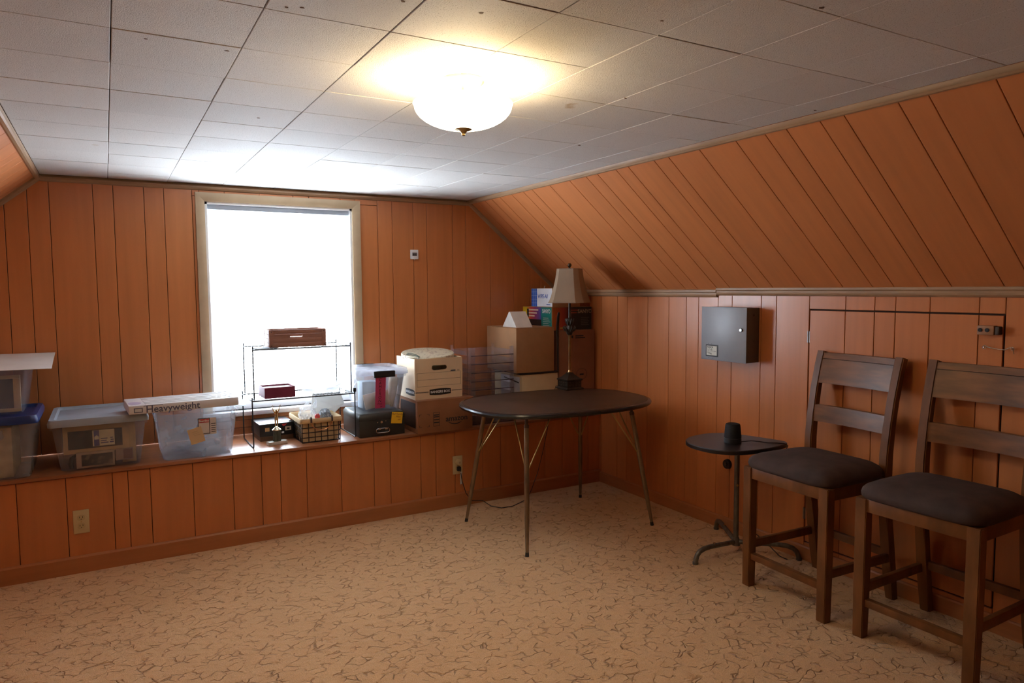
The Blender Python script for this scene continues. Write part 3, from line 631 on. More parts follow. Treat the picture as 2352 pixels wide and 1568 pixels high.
G().box(-1.152, -1.138, -D-.034, -D-.031, .150, .232, 0).build('warning_tag', paper_m, co)

# ------------------------------------------------------------------ storage totes on the ledge
def tote(name, label, loc, wb, db, wt, dt, h, m, lid=None, group='plastic totes on the ledge', th=.003):
    t = thing(name, label, 'tote', loc, 0, group); r = .03
    L = lambda k, z, i=0: rrect(wb+(wt-wb)*k-2*i, db+(dt-db)*k-2*i, r-i*.5, 5, 0, 0, z)
    g = G(); g.loft([rrect(wb-.02, db-.02, r, 5, 0, 0, 0), L(0, .008), L(.5, h*.5), L(.86, h*.86), rrect(wt+.012, dt+.012, r, 5, 0, 0, h*.875), rrect(wt+.016, dt+.016, r, 5, 0, 0, h-.004), rrect(wt+.010, dt+.010, r, 5, 0, 0, h), L(1, h, th), L(.5, h*.5, th), L(0, .008, th), rrect(wb-.03, db-.03, r, 5, 0, 0, th)])
    g.build('tub', m, t, ang=50)
    if lid:
        lm, lh = lid; w, d = wt+.026, dt+.026
        g = G(); g.loft([rrect(w, d, r, 5, 0, 0, h-.016), rrect(w+.002, d+.002, r, 5, 0, 0, h+.002), rrect(w-.012, d-.012, r, 5, 0, 0, h+lh), rrect(w-.055, d-.055, r*.8, 5, 0, 0, h+lh), rrect(w-.07, d-.07, r*.7, 5, 0, 0, h+lh*.35), rrect(w-.075, d-.075, r*.7, 5, 0, 0, h+lh*.35-.004), rrect(w-.03, d-.03, r, 5, 0, 0, h+.0015), rrect(w-.006, d-.006, r, 5, 0, 0, h+.0005), rrect(w-.006, d-.006, r, 5, 0, 0, h-.016), rrect(w, d, r, 5, 0, 0, h-.016)], False, False)
        # close the recessed field
        g.loft([rrect(w-.07, d-.07, r*.7, 5, 0, 0, h+lh*.35), rrect(w-.075, d-.075, r*.7, 5, 0, 0, h+lh*.35-.004)])
        g.build('lid', lm, t, ang=40)
    return t
Z0 = HS+.0005
blue = mat('blue_lid', (.015, .035, .15), .4); grey_lid = mat('grey_blue_lid', (.30, .34, .40), .5, var=.06)
lidc = clear('clear_lid', (.80, .82, .88), .45, .25)
# lower left tote with blue lid
t1 = tote('storage_tote', 'large clear tote with blue lid at far left end of the ledge', (-3.755, -.322, Z0), .60, .42, .66, .44, .285, tote_m, (blue, .022))
g = G(); g.box(-3.99, -3.525, -.50, -.16, Z0+.006, .765, .003); tag(g.build('file_carton', mat('pale_file_carton', (.60, .45, .24), .7, var=.05)), 'pale tan file carton packed inside the blue-lidded tote', 'carton')
# upper left tote, framed picture inside, white board on top
t2 = tote('storage_tote', 'clear tote holding a framed picture, stacked on the blue-lidded tote', (-3.755, -.305, .8235), .56, .34, .62, .37, .222, tote_c)
f = thing('framed_picture', 'dark picture in a pale wooden frame standing inside upper left tote', 'picture frame', (-3.68, -.437, .832), 0, None, (math.radians(-7), 0, 0))
fr_m = mat('pale_frame_wood', (.52, .36, .18), .5, var=.1, scale=(20, 20, 4))
for a, b, c, d in ((-.21, .195, 0, .018), (-.21, .195, .162, .18), (-.21, -.19, .018, .162), (.165, .195, .018, .162)): G().box(a, b, -.006, .008, c, d, .002).build('frame', fr_m, f)
def art(name, c1, c2, s=9, p=.55):
    m = bpy.data.materials.new(name); m.use_nodes = True; n = m.node_tree.nodes; l = m.node_tree.links
    tc = n.new('ShaderNodeTexCoord'); nz = n.new('ShaderNodeTexNoise'); nz.inputs['Scale'].default_value = s; l.new(tc.outputs['Object'], nz.inputs[0])
    cr = n.new('ShaderNodeValToRGB'); cr.color_ramp.elements[0].position = p; cr.color_ramp.elements[0].color = (*c1, 1); cr.color_ramp.elements[1].position = p+.1; cr.color_ramp.elements[1].color = (*c2, 1)
    l.new(nz.outputs[0], cr.inputs[0]); b = n['Principled BSDF']; l.new(cr.outputs[0], b.inputs['Base Color']); b.inputs['Roughness'].default_value = .35; return m
G().box(-.19, .165, -.002, .004, .018, .162).build('picture', art('dark_print', (.028, .014, .012), (.05, .025, .02), 12), f)
G().ball((.02, -.002, .05), .03, (1.1, .06, .8), 14).build('red_motif', mat('faded_red_print', (.30, .08, .05), .5), f)
g = G(); rr = []
for i in range(9):
    k = i/8; y = -.565+.535*k; z = 1.0475+.038*k**1.3+.006*math.sin(k*PI)
    rr.append([(-3.95, y+.01, z+.003), (-3.60, y, z+.002), (-3.343+.0-.01*k, y-.012, z), (-3.343-.01*k, y-.012, z+.002), (-3.60, y, z+.004), (-3.95, y+.01, z+.005)])
g.loft(rr); tag(g.build('poster_board', mat('white_board', (.74, .73, .71), .75, var=.03)), 'white sheet of board lying over top of the upper left tote', 'board')
# grey-lid tote with pictures
t3 = tote('storage_tote', 'clear tote with grey lid full of picture frames and papers', (-3.155, -.300, Z0), .355, .43, .420, .470, .250, tote_c, (grey_lid, .020))
def flat_pic(name, label, cat, x0, x1, z0, z1, y, m, tilt=0):
    o = thing(name, label, cat, ((x0+x1)/2, y, z0)); w = x1-x0; h = z1-z0
    G().box(-w/2, w/2, 0, .012, 0, h, .001).build('board', m, o); return o
G_ = lambda *a: G().box(*a)
o = flat_pic('photo_mount', 'cream mount with dark picture and white price label inside grey-lidded tote', 'picture', -3.318, -3.025, .600, .742, -.488, mat('cream_mount', (.55, .38, .18), .7))
G().box(-.125, .115, -.0012, 0, .022, .115).build('picture', art('dark_photo', (.010, .010, .012), (.06, .03, .02), 14), o)
q = G().box(-.018, .080, -.0024, -.0012, .030, .112).build('price_label', mat('label_white', (.70, .62, .42), .6), o)
G().box(-.012, .012, -.0032, -.0024, .031, .111).build('blue_band', mat('label_blue', (.018, .04, .24), .5), q)
g = G(); g.loft([[(x, y, z) for x, z in ((-.010, .064), (.010, .064), (.010, .078), (0, .086), (-.010, .078))] for y in (-.0038, -.0032)]); g.build('house_mark', mat('label_mark', (.75, .72, .6), .6), q)
lbi = mat('label_blue_ink', (.03, .05, .2), .6)
for a in ((.018, .048, .064, .069), (.018, .044, .053, .058), (.018, .052, .042, .048), (.060, .074, .066, .070), (.062, .076, .055, .060), (.058, .076, .043, .049)): G().box(a[0], a[1], -.0031, -.0024, a[2], a[3]).build('print_line', lbi, q)
o = flat_pic('envelope', 'manila envelope standing at right side of the grey-lidded tote', 'envelope', -3.060, -2.995, .525, .745, -.462, mat('manila_paper', (.56, .36, .13), .7))
o = flat_pic('photo_print', 'dark group photo with pale border at bottom of the grey-lidded tote', 'photo', -3.265, -3.095, .524, .605, -.496, mat('photo_border', (.42, .30, .20), .6))
G().box(-.062, .076, -.0012, 0, .010, .068).build('picture', art('photo_dark', (.030, .024, .022), (.16, .12, .07), 26, .5), o)
o = flat_pic('photo_print', 'reddish brown photo print at lower right of the grey-lidded tote', 'photo', -3.090, -3.010, .545, .605, -.494, mat('photo_border2', (.30, .20, .15), .6))
G().box(-.005, .036, -.0012, 0, .006, .056).build('picture', art('photo_red', (.12, .035, .03), (.30, .2, .15), 30, .62), o)
g = G(); g.tube([(-3.287, -.485, .527), (-3.290, -.487, .552), (-3.284, -.484, .580), (-3.268, -.474, .588), (-3.20, -.472, .586), (-3.15, -.472, .588)], [.010, .011, .009, .007, .006, .005], 8); tag(g.build('dark_strap', black_m), 'crumpled black strap lying among photos in the grey-lidded tote', 'strap')
# clear tote with a note
t4 = tote('storage_tote', 'empty-looking clear tote with red label and tan note, left of the wire rack', (-2.698, -.315, Z0), .345, .42, .400, .465, .252, tote_m)
note_m = mat('tan_note_paper', (.64, .46, .26), .8, var=.02)
fl = G().box(-.0005, .090, -.2325, -.2318, .128, .218).build('maker_label', mat('label_backing', (.66, .60, .56), .6), t4)
def ring_rect(x0, x1, z0, z1, y, w):
    g = G(); 
    for a, b, c, d in ((x0, x1, z1-w, z1), (x0, x1, z0, z0+w), (x0, x0+w, z0, z1), (x1-w, x1, z0, z1)): g.box(a, b, y-.0006, y, c, d)
    return g
ring_rect(-.002, .058, .132, .219, -.2326, .0035).build('label_border', ink, fl)
G().box(.003, .054, -.2332, -.2326, .194, .214).build('red_band', mat('label_red', (.45, .03, .035), .6), fl)
text('Sterilite', .016, white_m, fl, (.0285, -.2335, .2035), FRONT, bold=.0003)
for z in (.140, .150, .160, .172, .184): G().box(.064, .086, -.2331, -.2326, z, z+.004).build('print_line', ink, fl)
nt = G().box(-.036, .036, -.0006, .0006, -.042, .042).build('sticky_note', note_m, t4, loc=(-.012, -.2335, .128), rot=(0, math.radians(-14), 0))
for k in range(3):
    g = G(); g.tube([(-.018+.004*i+.004*k, -.0010, .022-.010*k+.0025*math.sin(i*2.1+k)) for i in range(9)], .0005, 4); g.build('pencil_line', mat('pencil', (.2, .14, .1), .8), nt)
o = thing('plastic_bag', 'crumpled clear plastic bag lying in the tote with the tan note', 'bag', (-2.70, -.32, Z0+.006))
def crumple(r, sc, seed, k=3.2, amp=.35, sub=4):
    g = G(); bmesh.ops.create_icosphere(g.bm, subdivisions=sub, radius=r)
    for v in g.bm.verts:
        d = v.co.normalized(); n1 = noise.noise(d*k+Vector((seed, 0, 0)))+.5*noise.noise(d*k*2.7+Vector((0, seed, 3))) + .25*abs(noise.noise(d*k*6+Vector((5, 2, seed))))
        v.co = Vector((d.x*sc[0], d.y*sc[1], d.z*sc[2]))*r*(1+amp*n1)
    return g
g = crumple(.08, (1.55, 1.6, .72), 3.1); z0 = min(v.co.z for v in g.bm.verts); bmesh.ops.translate(g.bm, vec=(0, 0, -z0), verts=g.bm.verts); g.build('film', clear('faint_bag_plastic', (.62, .62, .64), .16, .2, .1), o, ang=60)
# pack of sheets lying over the two totes
t = thing('paper_package', 'long white package of heavyweight sheets lying across two tote tops', 'package', (-2.765, -.425, .7895), .06)
pm = mat('white_pack', (.72, .71, .73), .3, var=.05); pm2 = mat('pack_lavender', (.42, .36, .50), .35); pp = mat('pack_print', (.09, .09, .15), .5)
g = G(); g.box(-.268, .268, -.145, .140, 0, .046, .006); g.build('pack', pm, t)
for i, y in enumerate((-.11, -.06, -.01, .05, .10)): G().box(-.19, .262, y, y+.008, .0462, .0482).build('fold', pm, t)
G().box(-.190, -.1885, -.135, .135, .0462, .0468).build('seam', pm2, t)
g = G(); g.loft([[(x, y, z) for x, y in smooth_poly([(-.262, -.12), (-.22, -.115), (-.197, -.07), (-.215, -.02), (-.262, -.01)])] for z in (.0462, .0469)]); g.build('lavender_badge', pm2, t)
text('Heavyweight', .050, pp, t, (-.190, -.1456, .020), FRONT, align='LEFT', bold=.0006)
ring_rect(-.244, -.204, .008, .032, -.1452, .004).build('logo_block', pp, t)
G().box(-.200, -.110, -.1456, -.145, .039, .042).build('print_line', pp, t)
g = G(); g.loft([[(-2.62, -.28, .7675+z), (-2.44, -.47, .7675+z), (-2.405, -.20, .7675+z), (-2.60, -.16, .7675+z)] for z in (0, .0025)]); tag(g.build('blue_folder', clear('pale_blue_film', (.55, .75, .85), .55, .3), smooth=False), 'pale blue plastic folder lying on tote rim behind the sheet package', 'folder')

# ------------------------------------------------------------------ wire racks under the window
def rack(label, x0, x1, y0, y1, z0, z1, r, group, legs_in=0.):
    t = thing('wire_rack', label, 'wire rack', ((x0+x1)/2, (y0+y1)/2, z0), 0, group); w, d, h = (x1-x0)/2, (y1-y0)/2, z1-z0
    g = G()
    for s in (-1, 1):
        g.tube([(s*w, d, h), (s*w, d, .012), (s*w, d-.006, .004), (s*w, d-.014, r), (s*w, -d+.014, r), (s*w, -d+.006, .004), (s*w, -d, .012), (s*w, -d, h)], r, 8)
    g.build('legs', wire_m, t)
    g = G(); g.tube([(-w, -d, h), (w, -d, h), (w, d, h), (-w, d, h)], r, 8, closed=True); g.build('border_wire', wire_m, t)
    g = G(); n = 27
    for i in range(1, n): g.cyl((-w+2*w*i/n, -d, h), (-w+2*w*i/n, d, h), .0011, n=5)
    for y in (-d*.5, 0, d*.5): g.cyl((-w, y, h-.002), (w, y, h-.002), .0016, n=6)
    g.build('shelf_wires', wire_m, t)
    for s in (-1, 1):
        for q in (-1, 1):
            g = G(); g.tube([(s*w, q*d+.007*math.sin(a), h+.010-.010*math.cos(a)) for a in [i*2*PI/10 for i in range(10)]], r*.8, 6, closed=True); g.build('loop', wire_m, t)
    return t
r1_ = rack('lower black wire shelf rack standing on the ledge in front of the window', -2.403, -1.806, -.457, -.132, HS+.0003, .788, .0038, 'stacked wire racks')
G().box(.288, .306, -.172, -.158, .283, .307, .003).build('binder_clip', black_m, r1_)
r2_ = rack('upper black wire shelf rack stacked on top of lower wire rack', -2.390, -1.824, -.450, -.140, .7915, 1.080, .0038, 'stacked wire racks')
t = thing('wooden_crate', 'small brown slatted wooden crate on top of the upper wire rack', 'crate', (-2.122, -.315, 1.083), -.02)
cr_m = mat('crate_wood', (.34, .16, .11), .6, var=.2, scale=(5, 30, 30)); 
for k in range(4):
    z0 = .001+.0262*k; z1 = z0+.0252
    for y in (-.088, .080):
        g = G()
        if k == 2 and y < 0: g.box(-.163, -.045, y, y+.008, z0, z1); g.box(.025, .163, y, y+.008, z0, z1); g.box(-.045, .025, y, y+.008, z0, z0+.005); g.box(-.045, .025, y, y+.008, z1-.004, z1)
        else: g.box(-.163, .163, y, y+.008, z0, z1, .001)
        g.build('board', cr_m, t)
    for x in (-.163, .155): G().box(x, x+.008, -.080, .080, z0, z1, .001).build('board', cr_m, t)
for x in (-.1645, .1405):
    for y in (-.091, .083):
        p_ = G().box(x, x+.024, y, y+.003 if y < 0 else y+.008, 0, .105, .001).build('corner_strip', cr_m, t)
        if y < 0:
            for z in (.012, .093): G().cyl((x+.012, y, z), (x+.012, y-.001, z), .003, n=8).build('nail', ink, p_)
G().box(-.155, .155, -.080, .080, .0005, .004).build('floor_board', cr_m, t)
t = thing('open_box', 'small maroon open card box with pale inside on the lower wire rack', 'box', (-2.2385, -.325, .790), .03)
mar = mat('maroon_card', (.20, .022, .06), .6); 
for nm, a in (('front_wall', (-.088, .088, -.078, -.074, 0, .062)), ('back_wall', (-.088, .088, .072, .076, 0, .062)), ('side_wall', (-.088, -.084, -.074, .072, 0, .062)), ('side_wall', (.084, .088, -.074, .072, 0, .062))): G().box(*a).build(nm, mar, t)
G().box(-.084, .084, -.074, .072, 0, .052).build('paper_stack', paper_m, t)
t = thing('plastic_tray', 'wavy white translucent plastic tray at right on the lower wire rack', 'tray', (-1.975, -.305, .7905))
rr = []
for k, z in ((.62, .002), (.70, .004), (.80, .022), (.92, .042), (1.0, .048), (1.04, .046), (.99, .045), (.91, .039), (.79, .019), (.68, .007)):
    rr.append([(.135*k*math.cos(a)*(1+.02*math.sin(7*a)), .115*k*math.sin(a)*(1+.03*math.sin(5*a)), z+(.007*math.sin(6*a) if k > .85 else 0)) for a in [i*2*PI/60 for i in range(60)]])
G().loft(rr).build('shell', clear('milky_plastic', (.80, .82, .84), .6, .3), t, ang=60)
g = G(); g.box(-.062, .062, -.045, .045, 0, .003); tag(g.build('dark_card', mat('slate_card', (.10, .12, .15), .6), loc=(-2.315, -.392, 1.0835), rot=(0, 0, .25)), 'thin slate grey card lying beside the wooden crate', 'card')

# ------------------------------------------------------------------ under the rack: shoe box, trophy, basket
t = thing('shoe_box', 'black shoe box with faded red mark on lid under the wire rack', 'box', (-2.240, -.165, Z0), .03)
G().box(-.098, .098, -.112, .112, 0, .060, .001).build('box_base', mat('brown_base_card', (.16, .085, .05), .7), t)
G().box(-.102, .102, -.116, .116, .028, .103, .002).build('lid', mat('black_lid_card', (.014, .015, .018), .32, var=.2), t)
g = G(); g.loft([[(x, y, z) for x, y in ((-.07, .0), (.0, -.03), (.075, .02), (.0, -.012), (-.02, .0))] for z in (.1032, .1038)]); g.build('red_mark', mat('faded_red_mark', (.55, .10, .08), .5), t)
G().box(-.070, -.044, -.1168, -.1160, .058, .080).build('tan_sticker', mat('tan_sticker', (.62, .40, .20), .7), t); G().box(.048, .084, -.1168, -.1160, .054, .078).build('size_label', mat('size_label', (.60, .52, .42), .7), t)
G().box(.058, .074, -.1172, -.1168, .060, .070).build('barcode', ink, t)
g = G(); g.loft([[(x, y, z) for x, z in ((.028, .094), (.062, .098), (.050, .086), (.038, .080))] for y in (-.1168, -.1160)]); g.build('red_sticker', mat('red_sticker', (.5, .04, .05), .6), t)
t = thing('trophy', 'gold figure trophy with raised arms on marble base under the wire rack', 'trophy', (-2.262, -.398, Z0), .22)
gold = mat('trophy_gold', (.74, .56, .28), .22, 1.0, var=.05); marb = mat('white_marble', (.62, .58, .52), .25, var=.2)
G().box(-.056, .056, -.022, .022, 0, .020, .002).build('base', marb, t)
G().cyl((0, 0, .020), (0, 0, .084), .0235, n=24).build('column', mat('green_marble_column', (.075, .085, .065), .15, var=.6, scale=(40, 40, 10)), t)
G().lathe([(.026, .084), (.0265, .088), (.020, .094), (.011, .100), (.008, .106)], n=24).build('riser', mat('trophy_pale_gold', (.80, .72, .52), .22, 1.0), t)
def skin(name, V, E, R, m, parent, loc=(0, 0, 0), sub=2):
    me = bpy.data.meshes.new(name); me.from_pydata(V, E, []); o = bpy.data.objects.new(name, me); COL.objects.link(o)
    sk = o.modifiers.new('s', 'SKIN'); sk.use_smooth_shade = True
    for i, r in enumerate(R): me.skin_vertices[0].data[i].radius = (r, r)
    me.skin_vertices[0].data[0].use_root = True
    ss = o.modifiers.new('u', 'SUBSURF'); ss.levels = sub; ss.render_levels = sub
    bpy.context.view_layer.update(); m2 = bpy.data.meshes.new_from_object(o.evaluated_get(bpy.context.evaluated_depsgraph_get()))
    bpy.data.objects.remove(o); m2.materials.clear(); m2.materials.append(m); o = bpy.data.objects.new(name, m2); COL.objects.link(o); o.parent = parent; o.location = loc; return o
V = [(0, 0, .158), (0, 0, .172), (0, .001, .190), (0, 0, .200), (0, -.001, .208), (-.011, 0, .192), (-.017, 0, .205), (-.021, -.001, .220), (.011, 0, .192), (.017, 0, .205), (.021, -.001, .220), (-.006, 0, .150), (-.0065, -.001, .130), (-.006, .001, .108), (.006, 0, .150), (.0065, -.001, .130), (.006, .001, .108), (-.006, -.006, .106), (.006, -.006, .106)]
E_ = [(0, 1), (1, 2), (2, 3), (3, 4), (2, 5), (5, 6), (6, 7), (2, 8), (8, 9), (9, 10), (0, 11), (11, 12), (12, 13), (0, 14), (14, 15), (15, 16), (13, 17), (16, 18)]
R_ = [.0085, .0070, .0085, .0036, .0058, .0045, .0034, .0026, .0045, .0034, .0026, .0062, .0044, .003, .0062, .0044, .003, .0025, .0025]
skin('figure', V, E_, R_, gold, t)
g = G(); g.tube([(-.0215+.005*math.cos(a), -.001, .2265+.005*math.sin(a)) for a in [i*2*PI/14 for i in range(14)]], .0012, 6, closed=True); g.build('wreath', gold, t)
g = G(); g.tube([(.021, -.001, .219), (.0235, -.002, .226), (.026, -.002, .232)], [.0015, .0022, .0012], 6); g.build('torch', gold, t)
G().box(.020, .034, -.024, -.0232, .066, .076, mtx=Matrix.Rotation(.0, 4, 'Y')).build('price_tag', paper_m, t)
# lined wire basket
BX0, BX1, BY0, BY1 = -2.130, -1.904, -.463, -.185; bw, bd = (BX1-BX0)/2, (BY1-BY0)/2
t = thing('wire_basket', 'black wire basket with beige cloth liner and copper handle on the ledge', 'basket', ((BX0+BX1)/2, (BY0+BY1)/2, Z0))
g = G(); zz = [.003, .031, .060, .089, .118]
for z in zz: g.tube([(-bw, -bd, z), (bw, -bd, z), (bw, bd, z), (-bw, bd, z)], .0027, 6, closed=True)
for i in range(7):
    x = -bw+2*bw*i/6
    for y in (-bd, bd): g.cyl((x, y, .001), (x, y, .122), .0026, n=6)
for i in range(1, 9):
    y = -bd+2*bd*i/9
    for x in (-bw, bw): g.cyl((x, y, .001), (x, y, .122), .0026, n=6)
for i in range(1, 6): x = -bw+2*bw*i/6; g.cyl((x, -bd, .003), (x, bd, .003), .0018, n=6)
g.build('wire_cage', wire_m, t)
lin_m = mat('beige_linen', (.62, .46, .26), .9, var=.08, bump=.15, bscale=160)
rr = []; 
for o_, z in ((-.006, .006), (-.006, .10), (-.002, .124), (.004, .140), (.010, .144), (.014, .136), (.014, .122), (.012, .116), (.007, .117), (.004, .13), (-.004, .137), (-.011, .128), (-.011, .012)):
    rg = []
    for j, (x, y, _) in enumerate(rrect(2*(bw+o_), 2*(bd+o_), .018, 8)):
        n_ = noise.noise(Vector((x*25, y*25, z*20))); rg.append((x*(1+.010*n_), y*(1+.010*n_), z+(.004*noise.noise(Vector((x*30, y*30, 4))) if z > .11 else 0)))
    rr.append(rg)
g = G(); g.loft(rr, True, True); g.build('liner', lin_m, t, ang=70)
g = G(); g.tube([(.062*math.cos(a)+.0, -bd-.018-.004*math.sin(a), .128+.055*math.sin(a)) for a in [PI+i*PI/16 for i in range(17)]], .0026, 8); g.build('handle', copper, t)
for x in (-.062, .062): g = G(); g.tube([(x, -bd-.020, .122), (x, -bd-.019, .136), (x, -bd-.008, .150), (x, -bd+.004, .146)], .0060, 8); g.build('strap', mat('brown_leather', (.06, .03, .022), .5), t)
o = thing('plastic_bag', 'stuffed clear plastic shopping bag sitting in the wire basket', 'bag', (-2.065, -.325, Z0+.02))
g = crumple(.055, (.90, 1.3, 1.35), 8.2, 3.6, .30); bmesh.ops.translate(g.bm, vec=(0, 0, .115), verts=g.bm.verts); g.build('film', bag_m, o, ang=60)
g = G(); g.tube([(.045, .0, .17), (.052, -.01, .20), (.050, -.012, .225), (.054, -.014, .245)], [.016, .008, .004, .007], 10); g.build('knot', bag_m, o)
g = crumple(.016, (1, 1, 1), 1.2, 3, .2, 3); bmesh.ops.translate(g.bm, vec=(.040, -.085, .125), verts=g.bm.verts); g.build('red_item', mat('red_wrapper', (.55, .05, .05), .5), o)
o = thing('plastic_bag', 'dark grey crumpled bag at the right inside the wire basket', 'bag', (-1.950, -.30, Z0+.03))
g = crumple(.042, (.8, 1.4, 1.0), 5.5, 3.2, .3); bmesh.ops.translate(g.bm, vec=(0, 0, .095), verts=g.bm.verts); g.build('film', clear('grey_bag_plastic', (.30, .31, .34), .85, .3), o, ang=60)
g = G(); g.loft([[(-2.02, -.215+e, .640), (-1.885, -.235+e, .630), (-1.812, -.255+e, .700), (-1.835, -.24+e, .775), (-2.00, -.205+e, .770)] for e in (0, .002)]); tag(g.build('paper_sheet', paper_m, smooth=False), 'white handwritten paper sheet standing up at back of the wire basket', 'paper')

# ------------------------------------------------------------------ cash box and labelled tote
t = thing('cash_box', 'dark grey metal cash box with yellow sticky note on the ledge', 'cash box', (-1.650, -.337, Z0))
cash = mat('dark_grey_hammertone', (.040, .040, .037), .38, .3, var=.15, bump=.05, bscale=150)
G().box(-.146, .146, -.167, .167, 0, .100, .004).build('body', cash, t)
g = G(); g.loft([rrect(.296, .338, .006, 2, 0, 0, .101), rrect(.296, .338, .006, 2, 0, 0, .128), rrect(.276, .318, .008, 2, 0, 0, .145)]); g.build('lid', cash, t)
g = G(); g.tube([(.0+x, -.176, z) for x, z in [(.030+.013*math.cos(a), .036+.013*math.sin(a)) for a in [-PI/2+i*PI/8 for i in range(9)]]+[(-.030+.013*math.cos(a), .036+.013*math.sin(a)) for a in [PI/2+i*PI/8 for i in range(9)]]], .0026, 8, closed=True); g.build('handle', steel, t)
for x in (-.022, .022): G().box(x-.009, x+.009, -.178, -.1672, .041, .053, .002).build('handle_bracket', steel, t)
lk = G().cyl((-.006, -.1671, .088), (-.006, -.171, .088), .0075, n=14).build('lock', steel, t)
for x, z in ((-.032, .087), (.022, .092)): G().cyl((x, -.1671, z), (x, -.169, z), .003, n=8).build('rivet', steel, t)
nt = G().box(-.036, .036, -.0006, .0006, -.036, .036).build('sticky_note', mat('yellow_note', (.80, .50, .02), .8, var=.02), t, loc=(.094, -.1705, .106), rot=(.03, math.radians(6), 0))
text('Ref Family\n   Misc\n      ok', .017, mat('red_pen', (.25, .05, .02), .8), nt, (0, -.0010, .006), FRONT, shear=.3)
t5 = tote('storage_tote', 'clear lidded tote with black latch and pink handwritten label on cash box', (-1.628, -.300, .6605), .235, .29, .315, .325, .245, tote_c, (lidc, .022))
latch = G().box(-.062, .075, -.187, -.172, .215, .255, .004).build('latch', black_m, t5)
for i in range(5): G().box(-.040+.022*i, -.036+.022*i, -.186, -.178, .2552, .2565).build('latch_rib', mat('latch_rib', (.12, .12, .12), .4), latch)
G().box(-.06, .06, .170, .186, .235, .268, .004).build('latch', black_m, t5)
lab = G().box(-.033, .033, -.0008, 0, -.100, .100).build('name_label', mat('pink_label', (.52, .05, .16), .7, var=.03), t5, loc=(-.018, -.168, .120), rot=(math.radians(7.5), 0, 0))
for i, ch in enumerate('CAMERON'): text(ch, .026, ink, lab, (-.004, -.0011, .082-.0225*i), FRONT, shear=.1)
text('PHS', .018, ink, lab, (-.004, -.0011, -.073), FRONT, shear=.2); text("06", .014, ink, lab, (.006, -.0011, -.090), FRONT, shear=.2)
g = G(); g.box(-.085, .08, -.004, .004, 0, .095, .001); tag(g.build('manila_folder', mat('manila_tan', (.58, .42, .24), .8), loc=(-1.638, -.402, .682), rot=(-.05, math.radians(-9), 0)), 'tan folder leaning inside the tote with pink label', 'folder')
g = G(); g.box(-.05, .05, -.03, .05, 0, .17, .006); tag(g.build('small_carton', mat('pale_blue_card', (.42, .49, .53), .7), loc=(-1.675, -.31, .668), rot=(0, 0, .1)), 'pale blue carton inside the tote with pink label', 'carton')
g = G(); g.tube([(-1.545, -.385, .672), (-1.538, -.38, .74), (-1.528, -.375, .82), (-1.522, -.37, .86)], [.010, .022, .030, .028], 12); tag(g.build('paper_roll', mat('tan_tube', (.55, .38, .22), .7)), 'tapered tan tube at right inside the tote with pink label', 'tube')

# ------------------------------------------------------------------ file box on a shipping box
AX0, AX1, AY0, AY1, AZ = -1.447, -1.066, -.580, -.205, .7215
t = thing('shipping_box', 'brown cardboard shipping box with smile logo under the white file box', 'box', ((AX0+AX1)/2, (AY0+AY1)/2, Z0)); w, d, h = (AX1-AX0)/2, (AY1-AY0)/2, AZ-Z0
G().box(-w, w, -d, d, 0, h-.003, .002).build('carton', card_r, t)
G().box(-w-.001, w+.012, -d, -.001, h-.003, h, 0).build('flap', card_r, t); G().box(-w-.001, w+.008, .001, d, h-.003, h, 0).build('flap', card_r, t)
text('amazon', .050, ink, t, (.078, -d-.0006, .078), FRONT, bold=.0006)
g = G(); g.tube([(.020+.095*k, -d-.0008, .056-.014*math.sin(k*PI)) for k in [i/12 for i in range(13)]], [.0008+.0028*math.sin(i/12*PI) for i in range(13)], 6); g.build('smile_arrow', ink, t)
ring_rect(-.085, -.042, .040, .128, -d, .002).build('label_outline', ink, t)
for z in (.060, .078, .096, .108): G().box(-.082, -.045, -d-.0006, -d, z, z+.006).build('print_line', ink, t)
for x, z in ((-.172, .040), (-.172, .120), (-.120, .040), (-.120, .120)):
    g = G(); g.box(x-.008, x+.008, -d-.0006, -d, z, z+.0018); g.box(x-.008 if x < -.15 else x+.006, x-.006 if x < -.15 else x+.008, -d-.0006, -d, z if z < .1 else z-.012, z+.013 if z < .1 else z+.001); g.build('corner_mark', ink, t)
G().box(-w-.0007, -w, -.155, .10, .03, .19).build('dark_tape', mat('dark_print_tape', (.04, .025, .02), .35), t)
KX0, KX1, KY0, KY1 = -1.441, -1.113, -.530, -.215; w, d, h = (KX1-KX0)/2, (KY1-KY0)/2, .259
t = thing('file_box', 'white cardboard file box with hand hole, standing on the shipping box', 'file box', ((KX0+KX1)/2, (KY0+KY1)/2, AZ+.0008))
def wall_hole(g, hx0, hx1, hz0, hz1):
    n = 10; r = (hz1-hz0)/2; y0, y1 = -d, -d+.004; zc = (hz0+hz1)/2
    hole = [(hx1-r+r*math.cos(a), zc+r*math.sin(a)) for a in [-PI/2+i*PI/n for i in range(n+1)]]+[(hx0+r+r*math.cos(a), zc+r*math.sin(a)) for a in [PI/2+i*PI/n for i in range(n+1)]]
    out = []
    for x, z in hole:      # matching points on the outer rectangle
        dx, dz = x-(hx0+hx1)/2, z-zc; k = min((w/abs(dx)) if dx else 1e9, ((h-zc if dz > 0 else zc)/abs(dz)) if dz else 1e9); out.append(((hx0+hx1)/2+dx*k, zc+dz*k))
    xm = (hx0+hx1)/2
    for cx_, cz_ in ((-w, 0), (w, 0), (w, h), (-w, h)):
        i = min(range(len(out)), key=lambda q: (out[q][0]-cx_)**2+(out[q][1]-cz_)**2); out[i] = (cx_, cz_)
    g.loft([[(x, y0, z) for x, z in out], [(x, y0, z) for x, z in hole], [(x, y1, z) for x, z in hole], [(x, y1, z) for x, z in out], [(x, y0, z) for x, z in out]], False, False)
